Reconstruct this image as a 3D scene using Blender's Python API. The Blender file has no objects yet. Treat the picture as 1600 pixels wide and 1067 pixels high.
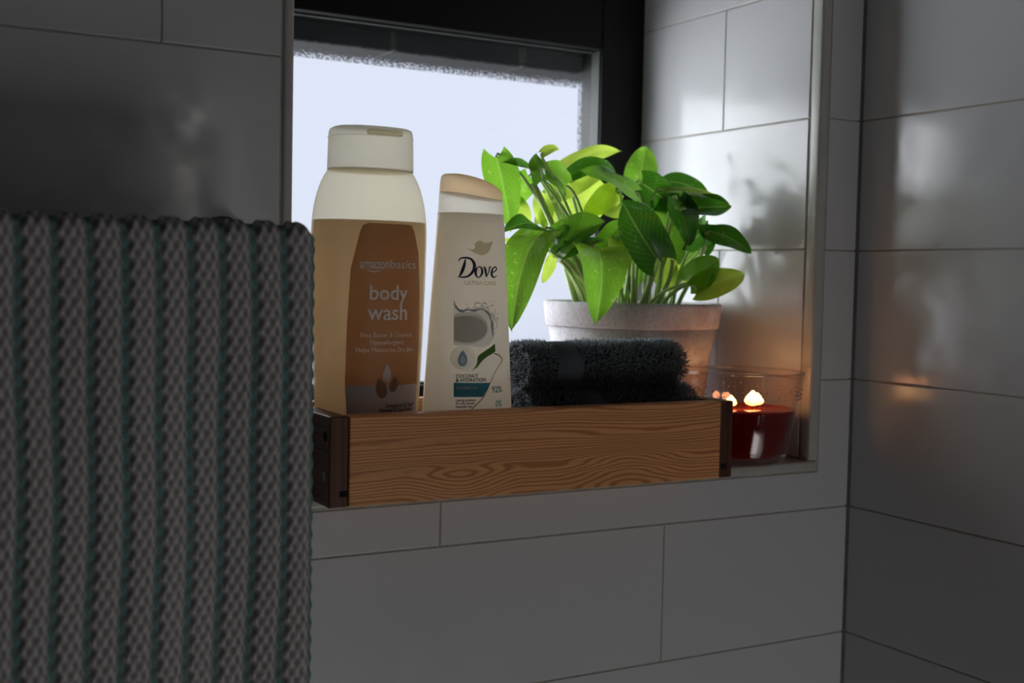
import bpy, bmesh, math, random
import numpy as np
from mathutils import Vector, Matrix
from mathutils.geometry import tessellate_polygon

# ------------------------------------------------------------------ camera
scn = bpy.context.scene
COL = scn.collection
cam_d = bpy.data.cameras.new('camera')
cam_o = bpy.data.objects.new('camera', cam_d)
COL.objects.link(cam_o)
cam_d.sensor_fit = 'HORIZONTAL'; cam_d.sensor_width = 36
cam_d.lens = 1911.7 * 36 / 1600
cam_d.clip_start = 0.02
YAW, PIT, ROL = math.radians(29.7193), math.radians(-2.9174), math.radians(1.1841)
F = Vector((math.sin(YAW)*math.cos(PIT), math.cos(YAW)*math.cos(PIT), math.sin(PIT)))
Rv = Vector((math.cos(YAW), -math.sin(YAW), 0)); Uv = Rv.cross(F)
R2 = math.cos(ROL)*Rv + math.sin(ROL)*Uv
U2 = -math.sin(ROL)*Rv + math.cos(ROL)*Uv
CAM = Vector((-.7053, -.6973, .1724))
M = Matrix(((R2.x, U2.x, -F.x, CAM.x), (R2.y, U2.y, -F.y, CAM.y), (R2.z, U2.z, -F.z, CAM.z), (0, 0, 0, 1)))
cam_o.matrix_world = M
cam_d.dof.use_dof = True
cam_d.dof.focus_distance = 0.80
cam_d.dof.aperture_fstop = 8
scn.camera = cam_o

# ------------------------------------------------------------------ light
w = bpy.data.worlds.new('sky'); scn.world = w; w.use_nodes = True
nt = w.node_tree; bg = nt.nodes['Background']
tc = nt.nodes.new('ShaderNodeTexCoord'); sx = nt.nodes.new('ShaderNodeSeparateXYZ')
cr = nt.nodes.new('ShaderNodeValToRGB'); mp = nt.nodes.new('ShaderNodeMapRange')
nt.links.new(tc.outputs['Generated'], sx.inputs[0])
mp.inputs['From Min'].default_value = -.5; mp.inputs['From Max'].default_value = .5
nt.links.new(sx.outputs['Z'], mp.inputs['Value']); nt.links.new(mp.outputs[0], cr.inputs[0])
cr.color_ramp.elements[0].position = .12; cr.color_ramp.elements[0].color = (.30, .31, .34, 1)
cr.color_ramp.elements[1].position = .52; cr.color_ramp.elements[1].color = (.79, .84, .98, 1)
nt.links.new(cr.outputs[0], bg.inputs['Color']); bg.inputs['Strength'].default_value = 1.0
scn.view_settings.view_transform = 'Standard'
scn.view_settings.look = 'None'
scn.view_settings.exposure = 0.0
scn.view_settings.gamma = 1.0
scn.view_settings.use_curve_mapping = False

def area(name, loc, direction, sx_, sy_, power, color, portal=False):
    l = bpy.data.lights.new(name, 'AREA'); l.shape = 'RECTANGLE'; l.size = sx_; l.size_y = sy_
    l.energy = power; l.color = color
    o = bpy.data.objects.new(name, l); COL.objects.link(o); o.location = loc
    o.rotation_euler = Vector(direction).to_track_quat('-Z', 'Y').to_euler()
    if portal: l.cycles.is_portal = True
    return o
area('window_portal', (-.2515, .275, .31), (0, -1, 0), .42, .58, 1, (1, 1, 1), True)
area('outside_fill', (-.80, 1.15, .08), (.30, -1, .06), 1.25, 1.6, 34, (.95, .97, 1))  # added panel outside, out of view, brightening niche and right wall
area('outside_fill_side', (-1.35, .86, .08), (.85, -.53, .06), .75, 1.6, 13, (.95, .97, 1))  # second added panel, out of view, aimed at the right reveal
area('room_fill', (-.10, -1.10, -.80), (-.02, 1, .62), .36, .5, 1.95, (1, .975, .96))  # added fill behind the camera, not a fixture of the room
area('door_gap_light', (-.13, -1.45, .02), (-.25, 1, 0), .05, .96, .36, (1, .97, .93))

# ------------------------------------------------------------------ helpers
rnd = random.Random(4)
def new_mat(name):
    m = bpy.data.materials.new(name); m.use_nodes = True
    t = m.node_tree; b = t.nodes['Principled BSDF']
    return m, t, b
def N(t, kind, **kw):
    n = t.nodes.new(kind)
    for k, v in kw.items():
        if k in ('operation', 'blend_type', 'data_type', 'wave_type', 'bands_direction', 'noise_dimensions', 'feature', 'attribute_name', 'wave_profile', 'rings_direction', 'interpolation_type'): setattr(n, k, v)
        else: n.inputs[k.replace('_', ' ')].default_value = v
    return n
def rgba(c): return (c[0], c[1], c[2], 1)
def simple(name, col, rough=.5, spec=.5, noise=None, bump=0, bscale=300, sss=0, sssr=(.01, .005, .003), sss_scale=1, coat=0, metal=0, ior=1.5):
    m, t, b = new_mat(name)
    b.inputs['Base Color'].default_value = rgba(col); b.inputs['Roughness'].default_value = rough
    b.inputs['Specular IOR Level'].default_value = spec; b.inputs['Coat Weight'].default_value = coat
    b.inputs['Metallic'].default_value = metal; b.inputs['IOR'].default_value = ior
    if sss:
        b.inputs['Subsurface Weight'].default_value = sss
        b.inputs['Subsurface Radius'].default_value = sssr
        b.inputs['Subsurface Scale'].default_value = sss_scale
    tcn = N(t, 'ShaderNodeTexCoord')
    if noise:
        sc, amt = noise
        n = N(t, 'ShaderNodeTexNoise', Scale=sc, Detail=4.0); t.links.new(tcn.outputs['Object'], n.inputs['Vector'])
        mx = N(t, 'ShaderNodeMix', data_type='RGBA', blend_type='MULTIPLY'); mx.inputs['Factor'].default_value = 1
        mr = N(t, 'ShaderNodeMapRange'); mr.inputs['From Min'].default_value = .3; mr.inputs['From Max'].default_value = .7
        mr.inputs['To Min'].default_value = 1-amt; mr.inputs['To Max'].default_value = 1
        t.links.new(n.outputs['Fac'], mr.inputs['Value'])
        mx.inputs['A'].default_value = rgba(col); t.links.new(mr.outputs[0], mx.inputs['B'])
        t.links.new(mx.outputs['Result'], b.inputs['Base Color'])
    if bump:
        n = N(t, 'ShaderNodeTexNoise', Scale=bscale, Detail=3.0); t.links.new(tcn.outputs['Object'], n.inputs['Vector'])
        bp = N(t, 'ShaderNodeBump'); bp.inputs['Strength'].default_value = 1; bp.inputs['Distance'].default_value = bump
        t.links.new(n.outputs['Fac'], bp.inputs['Height']); t.links.new(bp.outputs[0], b.inputs['Normal'])
    return m

def mesh_obj(name, verts, faces, mat=None, parent=None, smooth=False, col=None):
    me = bpy.data.meshes.new(name)
    me.from_pydata([tuple(map(float, v)) for v in verts], [], [tuple(f) for f in faces])
    me.update()
    if smooth: me.polygons.foreach_set('use_smooth', [True]*len(me.polygons))
    if mat:
        for mm in (mat if isinstance(mat, (list, tuple)) else [mat]): me.materials.append(mm)
    o = bpy.data.objects.new(name, me); COL.objects.link(o)
    if parent: o.parent = parent
    return o
def bm_obj(name, bm, mat, parent=None, smooth=False):
    me = bpy.data.meshes.new(name); bm.normal_update(); bm.to_mesh(me); bm.free()
    if smooth: me.polygons.foreach_set('use_smooth', [True]*len(me.polygons))
    me.materials.append(mat)
    o = bpy.data.objects.new(name, me); COL.objects.link(o)
    if parent: o.parent = parent
    return o
def thing(name, label, cat, loc, group=None):
    o = bpy.data.objects.new(name, None); COL.objects.link(o); o.location = loc; o.empty_display_size = .02
    o['label'] = label; o['category'] = cat
    if group: o['group'] = group
    return o
def box_bm(bm, a, b, bev=0, seg=2):
    r = bmesh.ops.create_cube(bm, size=1)
    vs = r['verts']
    for v in vs:
        v.co = Vector([a[i] + (v.co[i]+.5)*(b[i]-a[i]) for i in range(3)])
    if bev:
        es = list({e for v in vs for e in v.link_edges})
        bmesh.ops.bevel(bm, geom=es, offset=bev, segments=seg, profile=.5, affect='EDGES')
    return bm
def box(name, a, b, mat, parent=None, bev=0, seg=2, smooth=False):
    return bm_obj(name, box_bm(bmesh.new(), a, b, bev, seg), mat, parent, smooth)
def structure(o): o['kind'] = 'structure'; return o
def rings_mesh(rings, cap0=True, cap1=True):
    n = len(rings[0]); V = [p for r in rings for p in r]; Fc = []
    for i in range(len(rings)-1):
        for j in range(n):
            k = (j+1) % n
            Fc.append((i*n+j, i*n+k, (i+1)*n+k, (i+1)*n+j))
    if cap0: Fc.append(tuple(range(n-1, -1, -1)))
    if cap1: Fc.append(tuple((len(rings)-1)*n+j for j in range(n)))
    return V, Fc
def lathe(name, prof, mat, parent=None, seg=64, smooth=True, cx=0, cy=0, cap0=True, cap1=True):
    rings = [[(cx+r*math.cos(2*math.pi*j/seg), cy+r*math.sin(2*math.pi*j/seg), z) for j in range(seg)] for r, z in prof]
    V, Fc = rings_mesh(rings, cap0, cap1)
    return mesh_obj(name, V, Fc, mat, parent, smooth)
def tube(name, pts, rad, mat, parent=None, seg=8):
    pts = [Vector(p) for p in pts]; rings = []
    for i, p in enumerate(pts):
        d = (pts[min(i+1, len(pts)-1)] - pts[max(i-1, 0)]).normalized()
        a = d.cross(Vector((.3, .9, .1))).normalized(); b = d.cross(a)
        r = rad[i] if isinstance(rad, (list, tuple)) else rad
        rings.append([p + r*(math.cos(2*math.pi*j/seg)*a + math.sin(2*math.pi*j/seg)*b) for j in range(seg)])
    V, Fc = rings_mesh(rings)
    return mesh_obj(name, V, Fc, mat, parent, True)

# ------------------------------------------------------------------ materials
def tile_material():
    m, t, b = new_mat('glazed_tile')
    b.inputs['Base Color'].default_value = (.74, .745, .76, 1)
    b.inputs['Roughness'].default_value = .10
    b.inputs['IOR'].default_value = 1.5
    tcn = N(t, 'ShaderNodeTexCoord')
    n = N(t, 'ShaderNodeTexNoise', Scale=14.0, Detail=1.0); t.links.new(tcn.outputs['Object'], n.inputs['Vector'])
    n2 = N(t, 'ShaderNodeTexNoise', Scale=160.0, Detail=2.0); t.links.new(tcn.outputs['Object'], n2.inputs['Vector'])
    ad = N(t, 'ShaderNodeMath', operation='MULTIPLY_ADD'); t.links.new(n2.outputs['Fac'], ad.inputs[0]); ad.inputs[1].default_value = .05
    t.links.new(n.outputs['Fac'], ad.inputs[2])
    bp = N(t, 'ShaderNodeBump'); bp.inputs['Strength'].default_value = .5; bp.inputs['Distance'].default_value = .0009
    t.links.new(ad.outputs[0], bp.inputs['Height']); t.links.new(bp.outputs[0], b.inputs['Normal'])
    # faint water spots in the gloss
    n3 = N(t, 'ShaderNodeTexNoise', Scale=40.0, Detail=5.0); t.links.new(tcn.outputs['Object'], n3.inputs['Vector'])
    mr = N(t, 'ShaderNodeMapRange'); mr.inputs['From Min'].default_value = .35; mr.inputs['From Max'].default_value = .75
    mr.inputs['To Min'].default_value = .10; mr.inputs['To Max'].default_value = .26
    t.links.new(n3.outputs['Fac'], mr.inputs['Value']); t.links.new(mr.outputs[0], b.inputs['Roughness'])
    return m
M_TILE = tile_material()
M_GROUT = simple('grout', (.62, .585, .51), .85, noise=(60, .3), bump=.0003, bscale=900)
M_TRIM = simple('tile_trim', (.62, .61, .57), .3, noise=(30, .12))
M_BLACK = simple('black_frame_paint', (.0045, .004, .004), .5, .25)
M_BEAD = simple('glazing_bead', (.05, .058, .05), .6, noise=(60, .35))
M_DARKTIMBER = simple('dark_exterior_brick', (.011, .012, .012), .9, noise=(40, .3))
M_LINTEL_CORE = simple('pale_lintel_core', (.07, .07, .065), .9)
M_EXT = simple('exterior_render', (.45, .45, .47), .9, noise=(30, .3))
M_PLASTER = simple('ceiling_paint', (.30, .30, .30), .8)
M_FLOOR = simple('floor_grey', (.10, .10, .105), .5, noise=(10, .2))
M_DARKWALL = simple('far_wall_paint', (.13, .13, .135), .7)

# ------------------------------------------------------------------ setting: walls
XN, XL = -.0438, -.459          # reveal faces of the window niche
ZS, ZT = .0378, .60             # sill and head
YD = .2285                      # window frame plane
RX0, RY0, RZ0, RZ1 = -1.9, -1.9, -1.1, 1.4
GR = .0009                      # how far grout lies below the glaze

bm = bmesh.new()
xa, xb = XL-.0009, XN+.0009; za, zb = ZS-.0009, ZT+.0009
for a, b in (((RX0-.1, GR, RZ0-.1), (xa, .27, RZ1+.1)), ((xb, GR, RZ0-.1), (.1, .27, RZ1+.1)),
             ((xa, GR, RZ0-.1), (xb, .27, za)), ((xa, GR, zb), (xb, .27, RZ1+.1))):
    box_bm(bm, a, b)
wall_back = structure(bm_obj('wall_back', bm, M_GROUT))
wall_right = structure(box('wall_right', (GR, RY0-.1, RZ0-.1), (.1, GR, RZ1+.1), M_GROUT))
wall_left = structure(box('wall_left', (RX0-.1, RY0-.1, RZ0-.1), (RX0, GR, RZ1+.1), M_DARKWALL))
wall_front = structure(box('wall_front', (RX0, RY0-.1, RZ0-.1), (GR, RY0, RZ1+.1), M_DARKWALL))
structure(box('floor', (RX0, RY0, RZ0-.1), (GR, GR, RZ0), M_FLOOR))
structure(box('ceiling', (RX0, RY0, RZ1), (GR, GR, RZ1+.1), M_PLASTER))

def inset_poly(P, d):
    n = len(P); out = []
    for i in range(n):
        a, b, c = Vector(P[i-1]), Vector(P[i]), Vector(P[(i+1) % n])
        e1 = (b-a).normalized(); e2 = (c-b).normalized()
        n1 = Vector((-e1.y, e1.x)); n2 = Vector((-e2.y, e2.x))
        out.append(tuple(b + (n1+n2)*d/(1+n1.dot(n2))))
    return out
def tile(P, mapf, parent, cache={}):
    """P: counter-clockwise outline in wall coordinates (u, z); mapf(u, z, out) -> world"""
    g = .00055
    base = inset_poly(P, g)
    key = (mapf.__name__, tuple((round(u-base[0][0], 5), round(z-base[0][1], 5)) for u, z in base))
    if key not in cache:
        o0 = Vector(mapf(base[0][0], base[0][1], 0))
        levels = [(base, -.004), (base, -.0005), (inset_poly(base, .00025), -.00012), (inset_poly(base, .0007), 0)]
        V = []; n = len(base)
        for Q, d in levels: V += [Vector(mapf(u, z, d)) - o0 for u, z in Q]
        Fc = []
        for i in range(3):
            for j in range(n):
                k = (j+1) % n; Fc.append((i*n+j, i*n+k, (i+1)*n+k, (i+1)*n+j))
        Fc.append(tuple(3*n+j for j in range(n)))
        me = bpy.data.meshes.new('tile'); me.from_pydata([tuple(v) for v in V], [], Fc); me.materials.append(M_TILE)
        bmx = bmesh.new(); bmx.from_mesh(me); bmesh.ops.recalc_face_normals(bmx, faces=bmx.faces)
        bmx.to_mesh(me); bmx.free()
        cache[key] = me
    o = bpy.data.objects.new('tile', cache[key]); COL.objects.link(o); o.parent = parent
    o.location = mapf(base[0][0], base[0][1], 0)
    return o
def map_back(u, z, d): return (u, -d, z)
def map_right(u, z, d): return (-d, u, z)
def map_reveal_r(u, z, d): return (XN-d, u, z)
def map_reveal_l(u, z, d): return (XL+d, u, z)
def map_sill(u, v, d): return (u, v, ZS+d)
def map_head(u, v, d): return (u, v, ZT-d)
TX0, TX1, TZ0, TZ1 = -.4665, -.0335, .0292, .6085      # outer edges of the trim round the niche
TW = .3575
for k in range(-11, 14):
    z0, z1 = k*.1, k*.1+.1
    off = 0 if k % 2 == 0 else TW/2
    edges = [0.0]; x = -off if off else -TW
    while x > RX0: edges.append(x); x -= TW
    edges.append(RX0)
    for i in range(len(edges)-1):
        b, a = edges[i], edges[i+1]
        if z1 <= TZ0 or z0 >= TZ1 or b <= TX0 or a >= TX1:
            tile([(a, z0), (b, z0), (b, z1), (a, z1)], map_back, wall_back)
        elif z0 < TZ0:                                   # cut round the lower corners of the niche
            P = [(a, z0), (b, z0)]
            if b > TX1+.001: P += [(b, z1), (TX1, z1), (TX1, TZ0)]
            else: P += [(b, TZ0)]
            if a < TX0-.001: P += [(TX0, TZ0), (TX0, z1), (a, z1)]
            else: P += [(a, TZ0)]
            tile(P, map_back, wall_back)
        elif z1 > TZ1:
            tile([(a, z1-.0015+.0015-(z1-TZ1)), (b, TZ1), (b, z1), (a, z1)], map_back, wall_back)
            if a < TX0-.01: tile([(a, z0), (TX0, z0), (TX0, TZ1), (a, TZ1)], map_back, wall_back)
            if b > TX1+.01: tile([(TX1, z0), (b, z0), (b, TZ1), (TX1, TZ1)], map_back, wall_back)
        else:
            if a < TX0-.001: tile([(a, z0), (TX0, z0), (TX0, z1), (a, z1)], map_back, wall_back)
            if b > TX1+.001: tile([(TX1, z0), (b, z0), (b, z1), (TX1, z1)], map_back, wall_back)
    off = 0 if k % 2 == 0 else .245
    edges = [0.0]; y = -off if off else -TW
    while y > RY0: edges.append(y); y -= TW
    edges.append(RY0)
    for i in range(len(edges)-1):
        tile([(edges[i+1], z0), (edges[i], z0), (edges[i], z1), (edges[i+1], z1)], map_right, wall_right)
YT = .0105
for k in range(0, 6):
    z0, z1 = max(k*.1, ZS+.0008), k*.1+.1
    ys = [YT, .1128, YD+.002] if k % 2 else [YT, YD+.002]
    for a, b in zip(ys, ys[1:]):
        tile([(a, z0), (b, z0), (b, z1), (a, z1)], map_reveal_r, wall_back)
        tile([(a, z0), (b, z0), (b, z1), (a, z1)], map_reveal_l, wall_back)
for a, b in ((XL, -.357), (-.357, XN)):
    tile([(a, YT), (b, YT), (b, YD+.002), (a, YD+.002)], map_sill, wall_back)
    tile([(a, YT), (b, YT), (b, YD+.002), (a, YD+.002)], map_head, wall_back)

# corner trims round the niche
def trim(name, a, b):
    o = box(name, a, b, M_TRIM, None, .0022, 3, True); structure(o); return o
trim('trim_1', (XN, -.0012, ZS), (TX1-.0008, .0098, ZT))
trim('trim_2', (TX0+.0008, -.0012, ZS), (XL, .0098, ZT))
trim('trim_3', (TX0+.0008, -.0012, TZ0+.0008), (TX1-.0008, .0098, ZS))
trim('trim_4', (TX0+.0008, -.0012, ZT), (TX1-.0008, .0098, TZ1-.0008))
# silicone bead in the corner of the two walls
M_SIL = simple('silicone', (.25, .24, .22), .5, noise=(40, .4))
bm = bmesh.new()
rings = []
for z in (RZ0, RZ1):
    rings.append([(-.0022, .001, z), (-.0012, -.0007, z), (-.0002, -.0022, z), (.0012, -.0022, z), (.0012, .0012, z), (-.0022, .0012, z)])
V, Fc = rings_mesh(rings)
structure(mesh_obj('trim_5', V, Fc, M_SIL))

# ------------------------------------------------------------------ window
win = structure(bpy.data.objects.new('window_1', None)); COL.objects.link(win); win.location = (-.25, YD, ZS)
def wpart(name, a, b, mat, bev=.0012):
    o = box(name, Vector(a)-win.location, Vector(b)-win.location, mat, win, bev); return o
GX0, GX1, GZ0, GZ1 = -.4165, -.0894, .082, .3797
wpart('frame_stile', (GX1, YD, ZS), (XN, YD+.04, ZT), M_BLACK)
wpart('frame_stile', (XL, YD, ZS), (GX0, YD+.04, ZT), M_BLACK)
wpart('frame_head', (GX0, YD+.0005, GZ1), (GX1, YD+.0395, ZT), M_BLACK)
wpart('frame_sill', (GX0, YD+.0005, ZS), (GX1, YD+.0395, GZ0), M_BLACK)
wpart('glazing_bead', (GX1-.0012, YD+.003, GZ0), (GX1+.001, YD+.016, GZ1-.0008), M_BEAD, .0004)
wpart('glazing_bead', (GX0-.001, YD+.003, GZ0), (GX0+.0012, YD+.016, GZ1-.0008), M_BEAD, .0004)
wpart('glazing_bead', (GX0+.0012, YD+.011, GZ1-.0016), (GX1-.0012, YD+.016, GZ1+.001), M_BEAD, .0004)
wpart('glazing_bead', (GX0+.0012, YD+.011, GZ0-.001), (GX1-.0012, YD+.016, GZ0+.0016), M_BEAD, .0004)
def frosted():
    m, t, b = new_mat('frosted_glass'); t.nodes.remove(b)
    out = t.nodes['Material Output']; tcn = N(t, 'ShaderNodeTexCoord')
    tr = N(t, 'ShaderNodeBsdfTransparent'); tr.inputs['Color'].default_value = (.97, .985, 1, 1)
    rf = N(t, 'ShaderNodeBsdfRefraction'); rf.inputs['Roughness'].default_value = .10; rf.inputs['IOR'].default_value = 1.25
    rf.inputs['Color'].default_value = (.95, .97, 1, 1)
    no = N(t, 'ShaderNodeTexNoise', Scale=620.0, Detail=2.0); t.links.new(tcn.outputs['Object'], no.inputs['Vector'])
    bp = N(t, 'ShaderNodeBump'); bp.inputs['Strength'].default_value = .6; bp.inputs['Distance'].default_value = .0006
    t.links.new(no.outputs['Fac'], bp.inputs['Height']); t.links.new(bp.outputs[0], rf.inputs['Normal'])
    mr = N(t, 'ShaderNodeMapRange'); mr.inputs['From Min'].default_value = .42; mr.inputs['From Max'].default_value = .58
    mr.inputs['To Min'].default_value = .2; mr.inputs['To Max'].default_value = .75
    t.links.new(no.outputs['Fac'], mr.inputs['Value'])
    mx = N(t, 'ShaderNodeMixShader'); t.links.new(mr.outputs[0], mx.inputs[0]); t.links.new(tr.outputs[0], mx.inputs[1]); t.links.new(rf.outputs[0], mx.inputs[2])
    gl = N(t, 'ShaderNodeBsdfGlossy'); gl.inputs['Roughness'].default_value = .12
    fr = N(t, 'ShaderNodeFresnel'); fr.inputs['IOR'].default_value = 1.45
    m2 = N(t, 'ShaderNodeMixShader'); t.links.new(fr.outputs[0], m2.inputs[0]); t.links.new(mx.outputs[0], m2.inputs[1]); t.links.new(gl.outputs[0], m2.inputs[2])
    t.links.new(m2.outputs[0], out.inputs['Surface'])
    return m
gy = YD+.016-YD
L = win.location
pane = mesh_obj('pane', [Vector((x, YD+.017, z))-L for x, z in ((GX0-.003, GZ0-.003), (GX1+.003, GZ0-.003), (GX1+.003, GZ1+.003), (GX0-.003, GZ1+.003))], [(0, 1, 2, 3)], frosted(), win)

# the outer skin of the wall: dark brick lintel over a pale rendered reveal
ext = structure(box('trim_6', (xb-.0005, .27, RZ0), (.2, .34, RZ1), M_EXT)); ext.name = 'wall_outside_right'
structure(box('wall_outside_left', (RX0, .27, RZ0), (xa+.0005, .34, RZ1), M_EXT))
structure(box('wall_outside_sill', (xa+.0005, .27, RZ0), (xb-.0005, .34, GZ0-.03), M_EXT))
lin = structure(box('wall_outside_lintel', (xa+.0005, .2712, .3638), (xb-.0005, .339, RZ1), M_LINTEL_CORE))
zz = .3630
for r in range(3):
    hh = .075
    xs = [xb-.0008, -.1497 if r % 2 == 0 else -.25, -.2765 if r % 2 == 0 else -.37, xa+.0008]  # gaps where the paler core shows as thin upright strips
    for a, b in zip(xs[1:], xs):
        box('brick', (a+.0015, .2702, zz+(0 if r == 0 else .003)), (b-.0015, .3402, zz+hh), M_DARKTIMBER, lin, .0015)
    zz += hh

# ------------------------------------------------------------------ wooden tray
def wood(name, c1, c2, axis='x', scale=1.0, dark=0):
    m, t, b = new_mat(name)
    tcn = N(t, 'ShaderNodeTexCoord'); mpg = N(t, 'ShaderNodeMapping')
    s = {'x': (1.3, 9, 9), 'y': (9, 1.3, 9), 'z': (9, 9, 1.3)}[axis]
    mpg.inputs['Scale'].default_value = s; mpg.inputs['Location'].default_value = (1.7, .2, .43)
    t.links.new(tcn.outputs['Object'], mpg.inputs['Vector'])
    dn = N(t, 'ShaderNodeTexNoise', Scale=2.6, Detail=2.5); t.links.new(mpg.outputs[0], dn.inputs['Vector'])
    ad = N(t, 'ShaderNodeVectorMath', operation='MULTIPLY_ADD')
    t.links.new(dn.outputs['Color'], ad.inputs[0]); ad.inputs[1].default_value = (.12, .12, .12); t.links.new(mpg.outputs[0], ad.inputs[2])
    wv = N(t, 'ShaderNodeTexWave', wave_type='BANDS', bands_direction='Z' if axis != 'z' else 'Y', Scale=6.2*scale, Distortion=2.6, Detail=2.5, Detail_Scale=1.4)
    src = ad.outputs[0]
    # growth rings of uneven spacing, and knots that the lines flow round
    sp = N(t, 'ShaderNodeSeparateXYZ'); t.links.new(tcn.outputs['Object'], sp.inputs[0])
    un = N(t, 'ShaderNodeTexNoise', Scale=1.0, Detail=1.0); um = N(t, 'ShaderNodeMapping'); um.inputs['Scale'].default_value = (2, 2, 70) if axis != 'z' else (70, 70, 2)
    t.links.new(tcn.outputs['Object'], um.inputs['Vector']); t.links.new(um.outputs[0], un.inputs['Vector'])
    acc = N(t, 'ShaderNodeMath', operation='MULTIPLY'); t.links.new(un.outputs['Fac'], acc.inputs[0]); acc.inputs[1].default_value = .16
    for kx, kz, rad, amp in ((-.063, .009, .020, .085), (.062, .012, .026, -.09), (.10, .044, .05, .04)) if axis == 'x' else ():
        ds = N(t, 'ShaderNodeVectorMath', operation='DISTANCE'); mk = N(t, 'ShaderNodeMapping'); mk.inputs['Scale'].default_value = (.45, 0, 1)
        t.links.new(tcn.outputs['Object'], mk.inputs['Vector']); t.links.new(mk.outputs[0], ds.inputs[0]); ds.inputs[1].default_value = (kx*.45, 0, kz)
        mm = N(t, 'ShaderNodeMapRange', interpolation_type='SMOOTHSTEP'); mm.inputs['From Min'].default_value = 0; mm.inputs['From Max'].default_value = rad; mm.inputs['To Min'].default_value = amp; mm.inputs['To Max'].default_value = 0
        t.links.new(ds.outputs['Value'], mm.inputs['Value'])
        a2 = N(t, 'ShaderNodeMath', operation='ADD'); t.links.new(acc.outputs[0], a2.inputs[0]); t.links.new(mm.outputs[0], a2.inputs[1]); acc = a2
    cz = N(t, 'ShaderNodeCombineXYZ'); t.links.new(acc.outputs[0], cz.inputs['Z' if axis != 'z' else 'Y'])
    va = N(t, 'ShaderNodeVectorMath', operation='ADD'); t.links.new(src, va.inputs[0]); t.links.new(cz.outputs[0], va.inputs[1])
    t.links.new(va.outputs[0], wv.inputs['Vector'])
    cr = N(t, 'ShaderNodeValToRGB'); e = cr.color_ramp.elements
    e[0].position = .0; e[0].color = rgba(c1); e[1].position = .95; e[1].color = rgba(c2)
    mid = cr.color_ramp.elements.new(.62); mid.color = rgba([c1[i]*.86+c2[i]*.14 for i in range(3)])
    t.links.new(wv.outputs['Fac'], cr.inputs[0])
    fn = N(t, 'ShaderNodeTexNoise', Scale=60.0, Detail=4.0)
    mp2 = N(t, 'ShaderNodeMapping'); mp2.inputs['Scale'].default_value = {'x': (.12, 2.5, 5), 'y': (2.5, .12, 5), 'z': (4, 4, .12)}[axis]
    t.links.new(tcn.outputs['Object'], mp2.inputs['Vector']); t.links.new(mp2.outputs[0], fn.inputs['Vector'])
    mr = N(t, 'ShaderNodeMapRange'); mr.inputs['To Min'].default_value = .72; mr.inputs['To Max'].default_value = 1.18
    t.links.new(fn.outputs['Fac'], mr.inputs['Value'])
    mx = N(t, 'ShaderNodeMix', data_type='RGBA', blend_type='MULTIPLY'); mx.inputs['Factor'].default_value = 1
    t.links.new(cr.outputs[0], mx.inputs['A']); t.links.new(mr.outputs[0], mx.inputs['B'])
    t.links.new(mx.outputs['Result'], b.inputs['Base Color'])
    b.inputs['Roughness'].default_value = .42
    bp = N(t, 'ShaderNodeBump'); bp.inputs['Strength'].default_value = .3; bp.inputs['Distance'].default_value = .0003
    t.links.new(wv.outputs['Fac'], bp.inputs['Height']); t.links.new(bp.outputs[0], b.inputs['Normal'])
    return m
M_PINE = wood('pine_board', (1.0, .47, .19), (.66, .24, .075), 'x', 2.3)
M_PINE_END = wood('dark_end_grain', (.12, .038, .012), (.065, .02, .007), 'z', 1.6)
M_PINE_SIDE = wood('dark_side_board', (.16, .052, .016), (.09, .028, .009), 'y', 1.0)
M_HOLE = simple('screw_hole', (.006, .005, .005), .9)
M_SCREW = simple('screw_steel', (.25, .25, .26), .35, metal=1)

TXA, TXB, TYA, TYB, TZA, TZB = -.4487, -.1510, -.0390, .0560, ZS+.0002, .0912
tray = thing('wooden_tray', 'long shallow pine tray with dark jointed ends on the window sill', 'tray', ((TXA+TXB)/2, (TYA+TYB)/2, TZA))
TL = tray.location
def tp(name, a, b, mat, bev=.0008, par=None):
    return box(name, Vector(a)-TL, Vector(b)-TL, mat, par or tray, bev, 2)
TT = .0120
tp('front_board', (TXA+TT+.0003, TYA, TZA), (TXB-.0112, TYA+.0115, TZB), M_PINE)
tp('back_board', (TXA+TT+.0003, TYB-.0115, TZA), (TXB-.0112, TYB, TZB), M_PINE)
tp('bottom_board', (TXA+TT, TYA+.0118, TZA), (TXB-.0115, TYB-.0118, TZA+.006), M_PINE, .0003)
def side(x0, x1, inner_right):
    o = tp('side_board', (x0, TYA+.0005, TZA), (x1, TYB-.0005, TZB), M_PINE_SIDE)
    o.data.materials.append(M_PINE_END)
    for pl in o.data.polygons:
        if abs(pl.normal.y) > .8: pl.material_index = 1
    xe = x1-.0032 if inner_right else x0+.0032
    # square mortice at the bottom front and two screws in the outer face
    zb = TZA+.0062
    box('dowel_hole', Vector((xe-.0022, TYA+.0001, zb))-TL, Vector((xe+.0026, TYA+.003, zb+.0034))-TL, M_HOLE, o)
    o2 = x0 if inner_right else x1
    sgn = -1 if inner_right else 1
    for z in (TZA+.018, TZA+.041):
        pr = []
        for rr, xx in ((.0001, .0004), (.0026, .0004), (.0030, .0001), (.0030, -.002)):
            pr.append([Vector((o2+sgn*xx, TYA+.0072+rr*math.cos(a*math.pi/8), z+rr*math.sin(a*math.pi/8)))-TL for a in range(16)])
        V, Fc = rings_mesh(pr); mesh_obj('screw_head', V, Fc, M_SCREW if z < TZA+.03 else M_HOLE, o, False)
    return o
side(TXA, TXA+TT, True); side(TXB-.0109, TXB, False)
# move side-board children out to the right level: they are parented to a side board, i.e. thing > part > sub-part

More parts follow.
